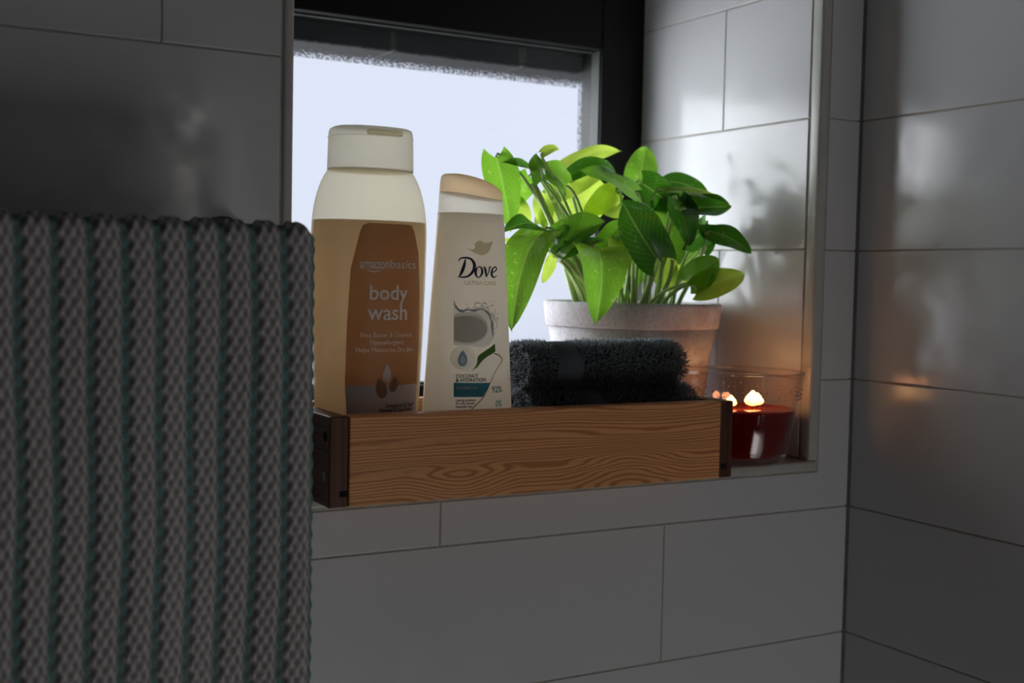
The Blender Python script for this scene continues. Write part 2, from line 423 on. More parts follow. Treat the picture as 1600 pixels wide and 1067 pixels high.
# ------------------------------------------------------------------ bottles
def interp(z, tab):
    for p, q in zip(tab, tab[1:]):
        if z <= q[0]:
            t = max(0, (z-p[0])/(q[0]-p[0])); return [p[i]+(q[i]-p[i])*t for i in range(1, len(p))]
    return list(tab[-1][1:])
def smooth_tab(tab, n):
    """monotone Catmull-like resample"""
    zs = np.linspace(tab[0][0], tab[-1][0], n); T = np.array(tab)
    out = []
    for z in zs:
        i = min(max(np.searchsorted(T[:, 0], z)-1, 0), len(T)-2)
        p0, p1, p2, p3 = T[max(i-1, 0)], T[i], T[i+1], T[min(i+2, len(T)-1)]
        h = p2[0]-p1[0]; t = (z-p1[0])/h
        m1 = (p2-p0)/(p2[0]-p0[0])*h; m2 = (p3-p1)/(p3[0]-p1[0])*h
        v = (2*t**3-3*t*t+1)*p1+(t**3-2*t*t+t)*m1+(-2*t**3+3*t*t)*p2+(t**3-t*t)*m2
        out.append((z, v[1], v[2]))
    return out
def oval(a, b, z, n=2.2, seg=72, cx=0, cy=0):
    r = []
    for j in range(seg):
        t = 2*math.pi*j/seg; c, s = math.cos(t), math.sin(t)
        r.append((cx+a*math.copysign(abs(c)**(2/n), c), cy+b*math.copysign(abs(s)**(2/n), s), z))
    return r
def ovalbody(name, tab, n, mat, parent, zoff=0, shrink=0, seg=72, cap0=True, cap1=True):
    V, Fc = rings_mesh([oval(a-shrink, b-shrink, z-zoff, n, seg) for z, a, b in tab], cap0, cap1)
    return mesh_obj(name, V, Fc, mat, parent, True)

# decals: flat outlines in (x, z) are laid onto the front of the bottle
def conform(name, polys, surf, off, mat, parent, fine=.0022):
    """polys: list of (verts2d, faces) ; surf(x, z) -> y"""
    bm = bmesh.new()
    for V2, Fs in polys:
        vs = [bm.verts.new((x, 0, z)) for x, z in V2]
        for f in Fs:
            try: bm.faces.new([vs[i] for i in f])
            except ValueError: pass
    bmesh.ops.triangulate(bm, faces=bm.faces[:])
    for _ in range(6):
        es = [e for e in bm.edges if e.calc_length() > fine]
        if not es: break
        bmesh.ops.subdivide_edges(bm, edges=es, cuts=1)
        bmesh.ops.triangulate(bm, faces=bm.faces[:])
    for v in bm.verts: v.co.y = surf(v.co.x, v.co.z)-off
    bm.normal_update()
    for f in bm.faces:
        if f.normal.y > 0: f.normal_flip()
    return bm_obj(name, bm, mat, parent, True)
def ngon(P):
    idx = tessellate_polygon([[Vector((x, z, 0)) for x, z in P]])
    return (P, [tuple(t) for t in idx])
def curve_pts(P, closed=False, k=8):
    """Catmull-Rom through the points"""
    n = len(P); out = []
    rng_ = range(n) if closed else range(n-1)
    for i in rng_:
        g = (lambda j: P[j % n]) if closed else (lambda j: P[min(max(j, 0), n-1)])
        p0, p1, p2, p3 = g(i-1), g(i), g(i+1), g(i+2)
        for s in range(k):
            t = s/k
            out.append(tuple(.5*(2*p1[c]+(p2[c]-p0[c])*t+(2*p0[c]-5*p1[c]+4*p2[c]-p3[c])*t*t+(3*p1[c]-p0[c]-3*p2[c]+p3[c])*t**3) for c in range(len(p1))))
    if not closed: out.append(tuple(P[-1]))
    return out
def blob(P, k=8): return ngon(curve_pts(P, True, k))
def stroke(P, k=8):
    """P: (x, z, width) -> ribbon"""
    Q = curve_pts(P, False, k); V = []; Fs = []
    for i, q in enumerate(Q):
        a, b = Q[max(i-1, 0)], Q[min(i+1, len(Q)-1)]
        d = Vector((b[0]-a[0], b[1]-a[1])); d = d.normalized() if d.length > 1e-9 else Vector((1, 0))
        nx, nz = -d.y*q[2]/2, d.x*q[2]/2
        V += [(q[0]+nx, q[1]+nz), (q[0]-nx, q[1]-nz)]
        if i: Fs.append((2*i-2, 2*i-1, 2*i+1, 2*i))
    return (V, Fs)
def text2d(body, x0, x1, z0, ztop, bold=0.0, shear=0.0):
    c = bpy.data.curves.new('t', 'FONT'); c.body = body; c.size = 1; c.resolution_u = 3; c.offset = bold; c.shear = shear
    c.fill_mode = 'FRONT'
    o = bpy.data.objects.new('t', c); COL.objects.link(o)
    bpy.context.view_layer.update()
    dg = bpy.context.evaluated_depsgraph_get()
    me = bpy.data.meshes.new_from_object(o.evaluated_get(dg))
    V = [(v.co.x, v.co.y) for v in me.vertices]; Fs = [tuple(p.vertices) for p in me.polygons]
    bpy.data.objects.remove(o); bpy.data.curves.remove(c); bpy.data.meshes.remove(me)
    xa_, xb_ = min(v[0] for v in V), max(v[0] for v in V); zm = max(v[1] for v in V)
    sx_ = (x1-x0)/(xb_-xa_); sz_ = (ztop-z0)/zm
    return ([(x0+(x-xa_)*sx_, z0+y*sz_) for x, y in V], Fs)

def ink(name, col, rough=.5, alpha=1):
    m = simple(name, col, rough)
    if alpha < 1:
        t = m.node_tree; a = N(t, 'ShaderNodeBsdfTransparent'); x = N(t, 'ShaderNodeMixShader', Fac=alpha)
        t.links.new(a.outputs[0], x.inputs[1]); t.links.new(t.nodes['Principled BSDF'].outputs[0], x.inputs[2]); t.links.new(x.outputs[0], t.nodes['Material Output'].inputs['Surface'])
    return m

# ---- body wash
WZ = TZA+.0062
WT = [(WZ, .0290, .0205), (WZ+.0012, .0308, .0222), (WZ+.004, .0318, .0232), (.07, .0327, .0236), (.15, .0360, .0248), (.195, .0370, .0252), (.2065, .0366, .0250), (.217, .0352, .0241), (.226, .0328, .0228), (.2335, .0296, .0212), (.2385, .0262, .0195)]
WTs = smooth_tab(WT, 60)
WC = (-.4030, .0150)
wash = thing('body_wash_bottle', 'large translucent bottle of tan body wash with a brown label and frosted flip cap', 'bottle', (WC[0], WC[1], WZ))
def wsurf(x, z):
    a, b = interp(z, WTs); r = min(abs(x)/a, .995); return -b*(1-r**2.2)**(1/2.2)
def shell_mat(name, col, clear=.2, frost=.3, transl=.3):
    """frosted plastic: some light passes straight, some blurred, some diffused, the rest is skin"""
    m, t, b = new_mat(name); out = t.nodes['Material Output']
    b.inputs['Base Color'].default_value = rgba(col); b.inputs['Roughness'].default_value = .28
    a1 = N(t, 'ShaderNodeBsdfTransparent'); a1.inputs['Color'].default_value = (1, .97, .89, 1)
    a2 = N(t, 'ShaderNodeBsdfTranslucent'); a2.inputs['Color'].default_value = rgba([min(1, c*1.08) for c in col])
    a3 = N(t, 'ShaderNodeBsdfRefraction', Roughness=.45, IOR=1.03); a3.inputs['Color'].default_value = (1, .95, .83, 1)
    m1 = N(t, 'ShaderNodeMixShader', Fac=frost/(clear+frost+1e-6)); t.links.new(a1.outputs[0], m1.inputs[1]); t.links.new(a3.outputs[0], m1.inputs[2])
    m2 = N(t, 'ShaderNodeMixShader', Fac=transl/(clear+frost+transl)); t.links.new(m1.outputs[0], m2.inputs[1]); t.links.new(a2.outputs[0], m2.inputs[2])
    m3 = N(t, 'ShaderNodeMixShader', Fac=clear+frost+transl); t.links.new(b.outputs[0], m3.inputs[1]); t.links.new(m2.outputs[0], m3.inputs[2])
    t.links.new(m3.outputs[0], out.inputs['Surface'])
    return m
M_SHELL = shell_mat('frosted_bottle_plastic', (1.0, .86, .62), .26, .35, .34)
M_CAP = shell_mat('frosted_cap_plastic', (.96, .91, .80), .12, .32, .48)
def milky(name, col, tcol, tr, sc):
    m = simple(name, col, .45, sss=1.0, sssr=(1, .55, .25), sss_scale=sc); t = m.node_tree
    out = t.nodes['Material Output']; b = t.nodes['Principled BSDF']
    a = N(t, 'ShaderNodeBsdfTranslucent'); a.inputs['Color'].default_value = rgba(tcol)
    x = N(t, 'ShaderNodeMixShader', Fac=tr); t.links.new(b.outputs[0], x.inputs[1]); t.links.new(a.outputs[0], x.inputs[2])
    t.links.new(x.outputs[0], out.inputs['Surface']); return m
M_LIQ = milky('milky_body_wash', (.94, .81, .66), (1, .87, .74), .60, .03)
body = ovalbody('bottle_shell', WTs, 2.2, M_SHELL, wash, WZ, 0)
for v in body.data.vertices: pass
FILL = .2065
liq_tab = [(z, a, b) for z, a, b in WTs if WZ+.002 < z < FILL]
liq_tab = [(WZ+.0016, liq_tab[0][1]-.002, liq_tab[0][2]-.002)] + liq_tab + [(FILL, *interp(FILL, WTs))]
ovalbody('liquid', liq_tab, 2.2, M_LIQ, wash, WZ, .0010)
# neck ring and flip cap
CZ = .2372
captab = [(CZ, .0262, .0203), (CZ+.0006, .0267, .0208), (CZ+.015, .0264, .0205), (.2610, .0260, .0201), (.2630, .0254, .0195), (.2640, .0238, .0178), (.2643, .0200, .0140)]
cap = ovalbody('flip_cap', captab, 2.5, M_CAP, wash, WZ)
ovalbody('cap_seam', [(.2576, .02665, .02085), (.2582, .02665, .02085)], 2.5, M_CAP, cap, WZ, cap0=False, cap1=False)
# thumb tab on the cap's front edge
bm = bmesh.new(); box_bm(bm, (-.0105, -.0214, .2584-WZ), (.0125, -.0165, .2615-WZ), .0009, 2)
bm_obj('thumb_tab', bm, M_CAP, cap, True)

LBL = [(-.01141, .20457), (.01600, .2044), (.01848, .2040), (.02051, .20041), (.0244, .1875), (.02629, .16641), (.02689, .13311), (.0262, .105), (.0250, .088), (.0235, .068), (.0222, .058), (.0195, .0555), (-.0175, .0555), (-.0200, .058), (-.0212, .070), (-.0218, .09033), (-.02291, .10593), (-.0228, .125), (-.02255, .14328), (-.02121, .17655), (-.01786, .19204), (-.0163, .1990), (-.0146, .2030)]
dz = lambda P: [(x, z) for x, z in P]
def conf_w(name, polys, off, mat, parent, fine=.0022):
    polys = [([(x, z) for x, z in V], Fs) for V, Fs in polys]
    o = conform(name, polys, wsurf, off, mat, parent, fine)
    for v in o.data.vertices: v.co.z -= WZ
    return o
M_LABEL = simple('brown_label', (.36, .155, .055), .38, sss=.0)
def label_mat():
    m, t, b = new_mat('brown_film_label'); out = t.nodes['Material Output']
    b.inputs['Base Color'].default_value = (.38, .20, .105, 1); b.inputs['Roughness'].default_value = .3
    a1 = N(t, 'ShaderNodeBsdfTransparent'); a1.inputs['Color'].default_value = (.74, .49, .33, 1)
    m2 = N(t, 'ShaderNodeMixShader', Fac=.45); t.links.new(b.outputs[0], m2.inputs[1]); t.links.new(a1.outputs[0], m2.inputs[2])
    t.links.new(m2.outputs[0], out.inputs['Surface']); return m
lab = conf_w('label', [ngon(LBL)], .00035, label_mat(), wash)
BANDL = [(x, z) for x, z in LBL if z < .1058]
BANDL = [(.0262, .1057)] + BANDL + [(-.02289, .1060)]
conf_w('label_band', [ngon(sorted_ := BANDL)], .00055, ink('pale_label_band', (.88, .77, .71)), lab)['label'] = 'pale band at the foot of the label'
M_WTXT = ink('white_print', (1, .92, .84))
white = [text2d('amazon', -.01626, .00250, .17720, .1813, .012), text2d('basics', .00340, .02181, .17760, .18250, -.002),
         stroke([(-.0125, .1766, .0002), (-.0085, .1753, .0007), (-.004, .1758, .0006), (-.0025, .1765, .0001)]),
         text2d('body', -.00987, .01592, .1583, .16713, .012), text2d('wash', -.01107, .01583, .1460, .1542+.001, .012)]
a = text2d('wash', -.01107, .01583, .1460, .1555, .012); white[-1] = a
white += [text2d('Shea Butter & Oatmeal', -.01508, .01974, .1354, .1381), text2d('Hypoallergenic', -.00896, .01427, .1309, .1336), text2d('Helps Moisturize Dry Skin', -.01751, .02196, .1263, .1290)]
conf_w('lettering', white, .00065, M_WTXT, lab)
def almond(cx, cz, w_, h_, tilt):
    P = [(0, .5), (.34, .22), (.5, -.08), (.36, -.38), (0, -.5), (-.36, -.38), (-.5, -.08), (-.34, .22)]
    c, s = math.cos(tilt), math.sin(tilt)
    return blob([(cx+(x*w_)*c-(z*h_)*s, cz+(x*w_)*s+(z*h_)*c) for x, z in P], 4)
conf_w('almond_print', [almond(-.0014, .1040, .0072, .0125, .28), almond(.0073, .1063, .0056, .0098, -.25)], .00075, ink('almond_ink', (.40, .19, .09)), lab)
conf_w('drop_print', [almond(.0024, .1130, .0056, .0110, .0)], .00080, ink('drop_ink', (.9, .8, .74)), lab)
conf_w('small_print', [text2d('Compare to St. Ives*', .00155, .02315, .0920, .0946, .02), text2d('Oatmeal & Shea Butter', -.00221, .0220, .0892, .0918, .02)], .00080, ink('brown_ink', (.06, .03, .03)), lab)

# ---- shampoo
DC = (-.3395, .0)
DT = [(WZ, .0300, .0160), (WZ+.0015, .0322, .0182), (WZ+.004, .0334, .0194), (.0875, .0305, .0180), (.15, .0266, .0164), (.2135, .0223, .0145)]
DTs = [(z, *interp(z, DT)) for z in [WZ, WZ+.0007, WZ+.0015, WZ+.0025, WZ+.004]+list(np.linspace(.06, .2135, 24))]
sham = thing('shampoo_bottle', 'slim white coconut shampoo bottle with a tan slanted cap in front of the plant', 'bottle', (DC[0], DC[1], WZ))
def dsurf(x, z):
    a, b = interp(z, DT); r = min(abs(x)/a, .995); return -b*(1-r**2.3)**(1/2.3)
M_DB = milky('pearl_white_plastic', (.88, .84, .76), (1, .96, .85), .56, .02); M_DB.node_tree.nodes['Principled BSDF'].inputs['Roughness'].default_value = .3
ovalbody('bottle_body', DTs, 2.3, M_DB, sham, WZ)
M_WHITECAP = shell_mat('white_cap_plastic', (1, .98, .94), .12, .35, .45)
M_TAN = shell_mat('tan_cap_plastic', (1, .66, .36), .08, .32, .50)
def slant_rings(levels, n=2.3, seg=72):
    rings = []
    for a, b, zf in levels:
        rings.append([(x, y, zf(x)-WZ) for x, y, _ in oval(a, b, 0, n, seg)])
    return rings
low = lambda x: .2225 - .0075*((x+.022)/.044)**1.6*.9 if x > -.022 else .2225
def zlow(x):                                    # seam between white collar and tan lid
    u = min(max((x+.022)/.044, 0), 1); return .2268-.0052*u**.9
def ztop(x):                                    # slanted crown of the lid
    u = min(max((x+.022)/.044, 0), 1); return .2385-.0016*u-.0100*u**2.3
def mixf(t, e=0): return lambda x: zlow(x)*(1-t)+ztop(x)*t+e
V, Fc = rings_mesh(slant_rings([(.0218, .0140, lambda x: .2138), (.0219, .0141, lambda x: .2142), (.0216, .0139, lambda x: .2142+.5*(zlow(x)-.2142)), (.0213, .0137, lambda x: zlow(x)), (.0205, .013, lambda x: zlow(x)+.0001)]))
mesh_obj('cap_collar', V, Fc, M_WHITECAP, sham, True)
V, Fc = rings_mesh(slant_rings([(.0195, .012, mixf(0, .0001)), (.0210, .0134, mixf(0, .0003)), (.0212, .0136, mixf(.05, .0002)), (.0209, .0134, mixf(.55)), (.0203, .013, mixf(.85)), (.0188, .0118, mixf(.97)), (.0150, .0085, mixf(1.02)), (.008, .004, mixf(1.03))]))
mesh_obj('cap_lid', V, Fc, M_TAN, sham, True)

def conf_d(name, polys, off, mat, fine=.0022):
    o = conform(name, polys, dsurf, off, mat, sham, fine)
    for v in o.data.vertices: v.co.z -= WZ
    return o
M_NAVY = ink('navy_ink', (.008, .012, .07)); M_GOLD = ink('gold_ink', (.85, .60, .20), .35, .6)
# flying-bird emblem
conf_d('bird_emblem', [blob([(-.0100, .1913), (-.0068, .1905), (-.0045, .1916), (-.0050, .1937), (-.0030, .1955), (-.0005, .1962), (.0018, .1950), (.0050, .1952), (.0087, .1960), (.0072, .1930), (.0058, .1897), (.0020, .1874), (-.0015, .1873), (-.0050, .1886), (-.0075, .1898)], 4)], .00012, M_GOLD)
# brand lettering drawn as pen strokes
def P3(L_, ox, oz, s): return [(ox+x*s, oz+z*s, w_*s) for x, z, w_ in L_]
s = .0122
strokes = [stroke(P3([(.36, .93, .05), (.29, .6, .15), (.18, .28, .15), (.06, .04, .07)], -.0152, .1730, s)),
           stroke(P3([(.02, .80, .03), (.10, .95, .07), (.35, 1.0, .09), (.66, .93, .12), (.84, .66, .17), (.78, .34, .16), (.52, .07, .11), (.22, .0, .08), (-.02, .01, .04)], -.0152, .1730, s)),
           stroke(P3([(1.02, .52, .05), (.93, .36, .13), (.92, .16, .13), (1.02, .02, .07), (1.16, .04, .07), (1.28, .22, .13), (1.28, .42, .12), (1.16, .55, .06), (1.02, .52, .05)], -.0152, .1730, s)),
           stroke(P3([(1.34, .50, .04), (1.43, .54, .07), (1.49, .36, .14), (1.54, .06, .09)], -.0152, .1730, s)),
           stroke(P3([(1.53, .03, .06), (1.68, .28, .06), (1.75, .55, .09), (1.83, .52, .03)], -.0152, .1730, s)),
           stroke(P3([(1.88, .27, .05), (2.06, .32, .06), (2.19, .45, .09), (2.12, .57, .06), (1.97, .50, .09), (1.87, .30, .14), (1.89, .12, .13), (2.02, .02, .08), (2.22, .12, .03)], -.0152, .1730, s))]
conf_d('brand_lettering', strokes, .00014, M_NAVY)
conf_d('gold_lettering', [text2d('ULTRA CARE', -.0112, .0112, .1683, .1708, .01)], .00014, M_GOLD)
# coconut splash picture
M_C1 = ink('coconut_shell_print', (.50, .47, .42), .5, .4); M_C2 = ink('coconut_flesh_print', (.74, .72, .68)); M_C3 = ink('splash_print', (.34, .40, .46))
X0 = -.0178
def clipx(P): return [(max(x, X0), z) for x, z in P]
el = lambda cx, cz, a, b, n=28, t0=0: [(cx+a*math.cos(2*math.pi*i/n+t0), cz+b*math.sin(2*math.pi*i/n+t0)) for i in range(n)]
conf_d('splash_print', [ngon(clipx([(X0, .1588), (-.0165, .1560), (-.0145, .1530), (-.0120, .1525), (-.0090, .1545), (-.0070, .1535), (-.0048, .1552), (-.0020, .1545), (.0010, .1558), (.0030, .1545), (.0052, .1552), (.0060, .1520), (.0085, .1500), (.0078, .1470), (.0096, .1440), (.0090, .1400), (.0105, .1370), (.0085, .1330), (.0060, .1300), (.0020, .1290), (-.0040, .1295), (X0, .1305)]))], .00010, ink('pale_splash', (.62, .68, .74), .5, .35))
conf_d('splash_droplets', [stroke([(X0, .1560, .0006), (-.014, .1518, .0012), (-.009, .1528, .0007), (-.005, .1520, .0014), (.000, .1532, .0006), (.0045, .1512, .0012), (.0070, .1470, .0007), (.0078, .142, .0012), (.0090, .136, .0005)]),
    stroke([(-.0052, .1555, .0003), (-.003, .1572, .0007), (.000, .1562, .0004), (.0028, .1570, .0008), (.0040, .1556, .0003)]),
    stroke([(.0062, .1548, .0003), (.0080, .1556, .0006), (.0090, .1566, .0002)]), stroke([(.0108, .1530, .0003), (.0100, .1480, .0006), (.0118, .1440, .0005), (.0112, .1400, .0003)]),
    stroke([(.0112, .1465, .0003), (.0128, .1476, .0005), (.0124, .1452, .0003)]), stroke([(.009, .1500, .0004), (.0088, .1440, .0009), (.0100, .1390, .0004)])] +
    [ngon(el(x, z, r, r, 8)) for x, z, r in ((.0068, .1580, .0004), (.0100, .1552, .0003), (.0125, .1500, .0004), (-.010, .1560, .0004), (.0131, .1425, .0003), (.0015, .1585, .0003))], .00016, M_C3)
conf_d('coconut_print', [ngon(clipx(el(-.0098, .1410, .0150, .0104)))], .00018, M_C1)
conf_d('coconut_flesh_print', [ngon(clipx(el(-.0098, .1404, .0140, .0084)))], .00022, ink('coconut_shade', (.34, .30, .26), .5, .5))
conf_d('drop_badge', [ngon(el(-.0122, .1226, .0078, .0078))], .00026, ink('badge_cream', (1, .97, .9), .5, .35))
conf_d('drop_symbol', [almond(-.0124, .1220, .0062, .0098, 0)], .00030, ink('drop_blue', (.30, .52, .62)))
conf_d('drop_highlight', [almond(-.0124, .1214, .0034, .0058, 0)], .00034, ink('drop_pale', (.74, .82, .84)))
conf_d('leaf_print', [ngon(curve_pts([(-.0064, .1140), (-.0030, .1185), (-.0022, .1232), (.0020, .1262), (.0070, .1290), (.0104, .1312)], False, 5)+curve_pts([(.0108, .1262), (.0080, .1246), (.0050, .1232), (.0010, .1205), (-.0025, .1165)], False, 5))], .00030, ink('leaf_green', (.10, .24, .03)))
conf_d('swirl_line', [stroke([(.0095, .1250, .0006), (.0140, .1235, .0008), (.0166, .1205, .0007), (.0135, .1165, .0005), (.0100, .1120, .0005), (.0060, .1045, .0005), (.0015, .0970, .0006), (-.0062, .0902, .0009)])], .00034, ink('brown_swirl', (.26, .17, .05)))
conf_d('teal_band', [ngon([(X0, .1068), (.0070, .1064), (.0045, .1020), (.0014, .0975), (X0, .0978)])], .00024, ink('teal_ink', (.07, .48, .64)))
M_DK = ink('dark_ink', (.02, .02, .025))
conf_d('dark_lettering', [text2d('COCONUT', -.01672, -.0018, .1100, .1121, .03), text2d('& HYDRATION', -.01671, .0036, .1074, .1096, .03),
    text2d('Lasting moisture', -.0165, -.0036, .0950, .0966, .025), text2d('for soft, smooth,', -.0165, -.0042, .0931, .0947, .025), text2d('beautiful hair', -.0165, -.0058, .0910, .0927, .025)], .00030, M_DK)
conf_d('pale_lettering', [text2d('SHAMPOO', -.0162, -.0026, .1026, .1043, .015)], .00030, ink('pale_ink', (.70, .84, .86)))
conf_d('teal_lettering', [text2d('92%', .0082, .0165, .1001, .1040, .02), text2d('0%', .0112, .0165, .0909, .0950, .02)], .00030, ink('light_teal_ink', (.12, .50, .58)))

# ------------------------------------------------------------------ rolled washcloths
M_CLOTH = simple('charcoal_terry', (.045, .05, .055), .95, noise=(120, .4))
M_PILE = simple('charcoal_pile', (.15, .17, .18), .9)
t_ = M_PILE.node_tree; a_ = N(t_, 'ShaderNodeBsdfTranslucent'); a_.inputs['Color'].default_value = (.55, .60, .66, 1)
x_ = N(t_, 'ShaderNodeMixShader', Fac=.4); t_.links.new(t_.nodes['Principled BSDF'].outputs[0], x_.inputs[1]); t_.links.new(a_.outputs[0], x_.inputs[2]); t_.links.new(x_.outputs[0], t_.nodes['Material Output'].inputs['Surface'])
M_DOBBY = simple('charcoal_woven_band', (.095, .11, .125), .8, bump=.0004, bscale=2200)
def cloth_roll(label, c, ra, rb, x0, x1, bandx, seed, turns=2.6):
    """a strip rolled round the x axis: c = (y, z) centre, ra/rb half depth/height"""
    rg = np.random.RandomState(seed)
    t = thing('rolled_washcloth', label, 'towel', ((x0+x1)/2, c[0], c[1]-rb), 'charcoal washcloths rolled in the tray')
    o = Vector(t.location)
    th = .0045; seg = 110
    ang = np.linspace(0, turns*2*math.pi, seg)
    def spiral(off, xx, endr):
        P = []
        for a in ang:
            k = 1 - (turns*2*math.pi-a)/(2*math.pi)*.245 + off
            k = max(k, .05)
            P.append((xx, c[0]+(ra-endr)*k*math.cos(a-1.9), c[1]+(rb-endr)*k*math.sin(a-1.9)))
        return P
    xs = list(np.linspace(x0, x1, 40)); R_ = []
    ends = [(x0, .0016), (x0+.0012, .0004)] + [(x, 0) for x in xs[1:-1]] + [(x1-.0012, .0004), (x1, .0016)]
    for xx, er in ends:
        wob = .0005*math.sin(xx*300+seed)+.0006*math.sin(xx*110)
        er2 = er - wob + (.0007 if abs(xx-bandx) < .0115 else 0)
        out = spiral(0, xx, er2); inn = spiral(-.20, xx, er2)[::-1]
        R_.append([Vector(p)-o for p in out+inn])
    V, Fc = rings_mesh(R_)
    mesh_obj('rolled_cloth', V, Fc, M_CLOTH, t, True)
    # woven dobby band, a smooth strip let into the pile, with two cords along it
    bw = .0070
    rr = []
    prof = [(-bw-.0034, .0002), (-bw-.0020, .0012), (-bw-.0008, .0003), (-bw, .0009), (0, .0012), (bw, .0009), (bw+.0008, .0003), (bw+.0020, .0012), (bw+.0034, .0002)]
    for dx, e in prof:
        rr.append([Vector((bandx+dx, c[0]+(ra+e)*math.cos(a), c[1]+(rb+e)*math.sin(a)))-o for a in np.linspace(0, 2*math.pi, 64, endpoint=False)])
    V, Fc = rings_mesh(rr, False, False)
    mesh_obj('woven_band', V, Fc, M_DOBBY, t, True)
    # pile: tapered tufts
    V = []; Fc = []
    n = int((x1-x0)*2*math.pi*(ra+rb)/2/(.00085**2))
    X = rg.uniform(x0, x1, n); A = rg.uniform(0, 2*math.pi, n)
    keep = np.abs(X-bandx) > bw+.0032
    # also on the far/near end faces
    for i in range(n):
        if not keep[i]: continue
        ca, sa = math.cos(A[i]), math.sin(A[i])
        p = np.array([X[i], c[0]+(ra-.0006)*ca, c[1]+(rb-.0006)*sa])
        nrm = np.array([0, ca/ra, sa/rb]); nrm /= np.linalg.norm(nrm)
        edge = (X[i]-x0 < .003)*-1.2 + (x1-X[i] < .003)*1.2
        nrm = nrm + np.array([edge*abs(rg.rand()), 0, 0]) + rg.normal(0, .38, 3); nrm /= np.linalg.norm(nrm)
        l = rg.uniform(.0018, .0040); wd = rg.uniform(.00028, .0005)
        s = np.cross(nrm, rg.normal(0, 1, 3)); s /= np.linalg.norm(s)
        bend = rg.normal(0, .0007, 3)
        b = len(V)
        V += [p-s*wd, p+s*wd, p+nrm*l*.6+bend*.4+s*wd*.9, p+nrm*l*.6+bend*.4-s*wd*.9, p+nrm*l+bend]
        Fc += [(b, b+1, b+2, b+3), (b+3, b+2, b+4)]
    m = int(math.pi*ra*rb/(.0009**2))
    for xe, sg in ((x0+.0008, -1), (x1-.0008, 1)):
        for _ in range(m):
            q = math.sqrt(rg.rand()); a = rg.uniform(0, 6.28)
            p = np.array([xe, c[0]+(ra-.001)*q*math.cos(a), c[1]+(rb-.001)*q*math.sin(a)])
            nrm = np.array([sg, 0, 0])+rg.normal(0, .5, 3); nrm /= np.linalg.norm(nrm)
            l = rg.uniform(.0012, .0028); s = np.cross(nrm, rg.normal(0, 1, 3)); s /= np.linalg.norm(s); wd = .0004
            b = len(V); V += [p-s*wd, p+s*wd, p+nrm*l]; Fc += [(b, b+1, b+2)]
    V = np.array(V)-np.array(o)
    pl = mesh_obj('terry_pile', V, Fc, M_PILE, t); pl['kind'] = 'stuff'
    return t
cloth_roll('charcoal terry washcloth roll resting on top of the other roll', (.0050, .1150), .0200, .0150, -.302, -.1745, -.2700, 3)
cloth_roll('wider charcoal washcloth roll underneath, lying low in the tray', (.0030, .0724), .0240, .0276, -.300, -.1632, -.2520, 8)

# ------------------------------------------------------------------ potted plant
PC = (-.1218, .1270)
plant = thing('potted_pothos', 'bright green pothos in a whitewashed clay pot by the window', 'plant', (PC[0], PC[1], ZS))
def pot_mat():
    m, t, b = new_mat('whitewashed_clay'); tcn = N(t, 'ShaderNodeTexCoord')
    n = N(t, 'ShaderNodeTexNoise', Scale=26.0, Detail=6.0, Roughness=.65); t.links.new(tcn.outputs['Object'], n.inputs['Vector'])
    n2 = N(t, 'ShaderNodeTexNoise', Scale=420.0, Detail=2.0); t.links.new(tcn.outputs['Object'], n2.inputs['Vector'])
    cr = N(t, 'ShaderNodeValToRGB'); e = cr.color_ramp.elements
    e[0].position = .34; e[0].color = (.64, .58, .60, 1); e[1].position = .56; e[1].color = (.86, .835, .87, 1)
    t.links.new(n.outputs['Fac'], cr.inputs[0])
    mr = N(t, 'ShaderNodeMapRange'); mr.inputs['From Min'].default_value = .3; mr.inputs['From Max'].default_value = .5; mr.inputs['To Min'].default_value = .78; mr.inputs['To Max'].default_value = 1
    t.links.new(n2.outputs['Fac'], mr.inputs['Value'])
    mx = N(t, 'ShaderNodeMix', data_type='RGBA', blend_type='MULTIPLY'); mx.inputs['Factor'].default_value = 1
    t.links.new(cr.outputs[0], mx.inputs['A']); t.links.new(mr.outputs[0], mx.inputs['B']); t.links.new(mx.outputs['Result'], b.inputs['Base Color'])
    b.inputs['Roughness'].default_value = .85
    bp = N(t, 'ShaderNodeBump'); bp.inputs['Strength'].default_value = .5; bp.inputs['Distance'].default_value = .0005
    t.links.new(n2.outputs['Fac'], bp.inputs['Height']); t.links.new(bp.outputs[0], b.inputs['Normal'])
    return m
M_POT = pot_mat()
h = .1180
lathe('pot_body', [(.0520, 0), (.0545, .0006), (.0560, .002), (.0650, .0780), (.0688, h-.0205), (.066, h-.0204), (.0655, h-.022), (.051, .006), (.050, .0055)], M_POT, plant, 72)
lathe('pot_rim', [(.0660, h-.0202), (.0702, h-.0201), (.0708, h-.0190), (.0726, h-.0030), (.0724, h-.0010), (.0714, h), (.0690, h), (.0682, h-.001), (.0668, h-.0202)], M_POT, plant, 72, cap0=False, cap1=False)
M_SOIL = simple('potting_soil', (.045, .028, .016), .95, noise=(200, .6))
bm = bmesh.new(); bmesh.ops.create_grid(bm, x_segments=40, y_segments=40, size=.066)
for v in bm.verts:
    r = math.hypot(v.co.x, v.co.y)
    mx_ = max(abs(v.co.x), abs(v.co.y))
    if r > 1e-6: v.co.x, v.co.y = v.co.x/r*mx_, v.co.y/r*mx_
    v.co.z = h-.012+rnd.uniform(-.0016, .0016)
so = bm_obj('soil', bm, M_SOIL, plant)

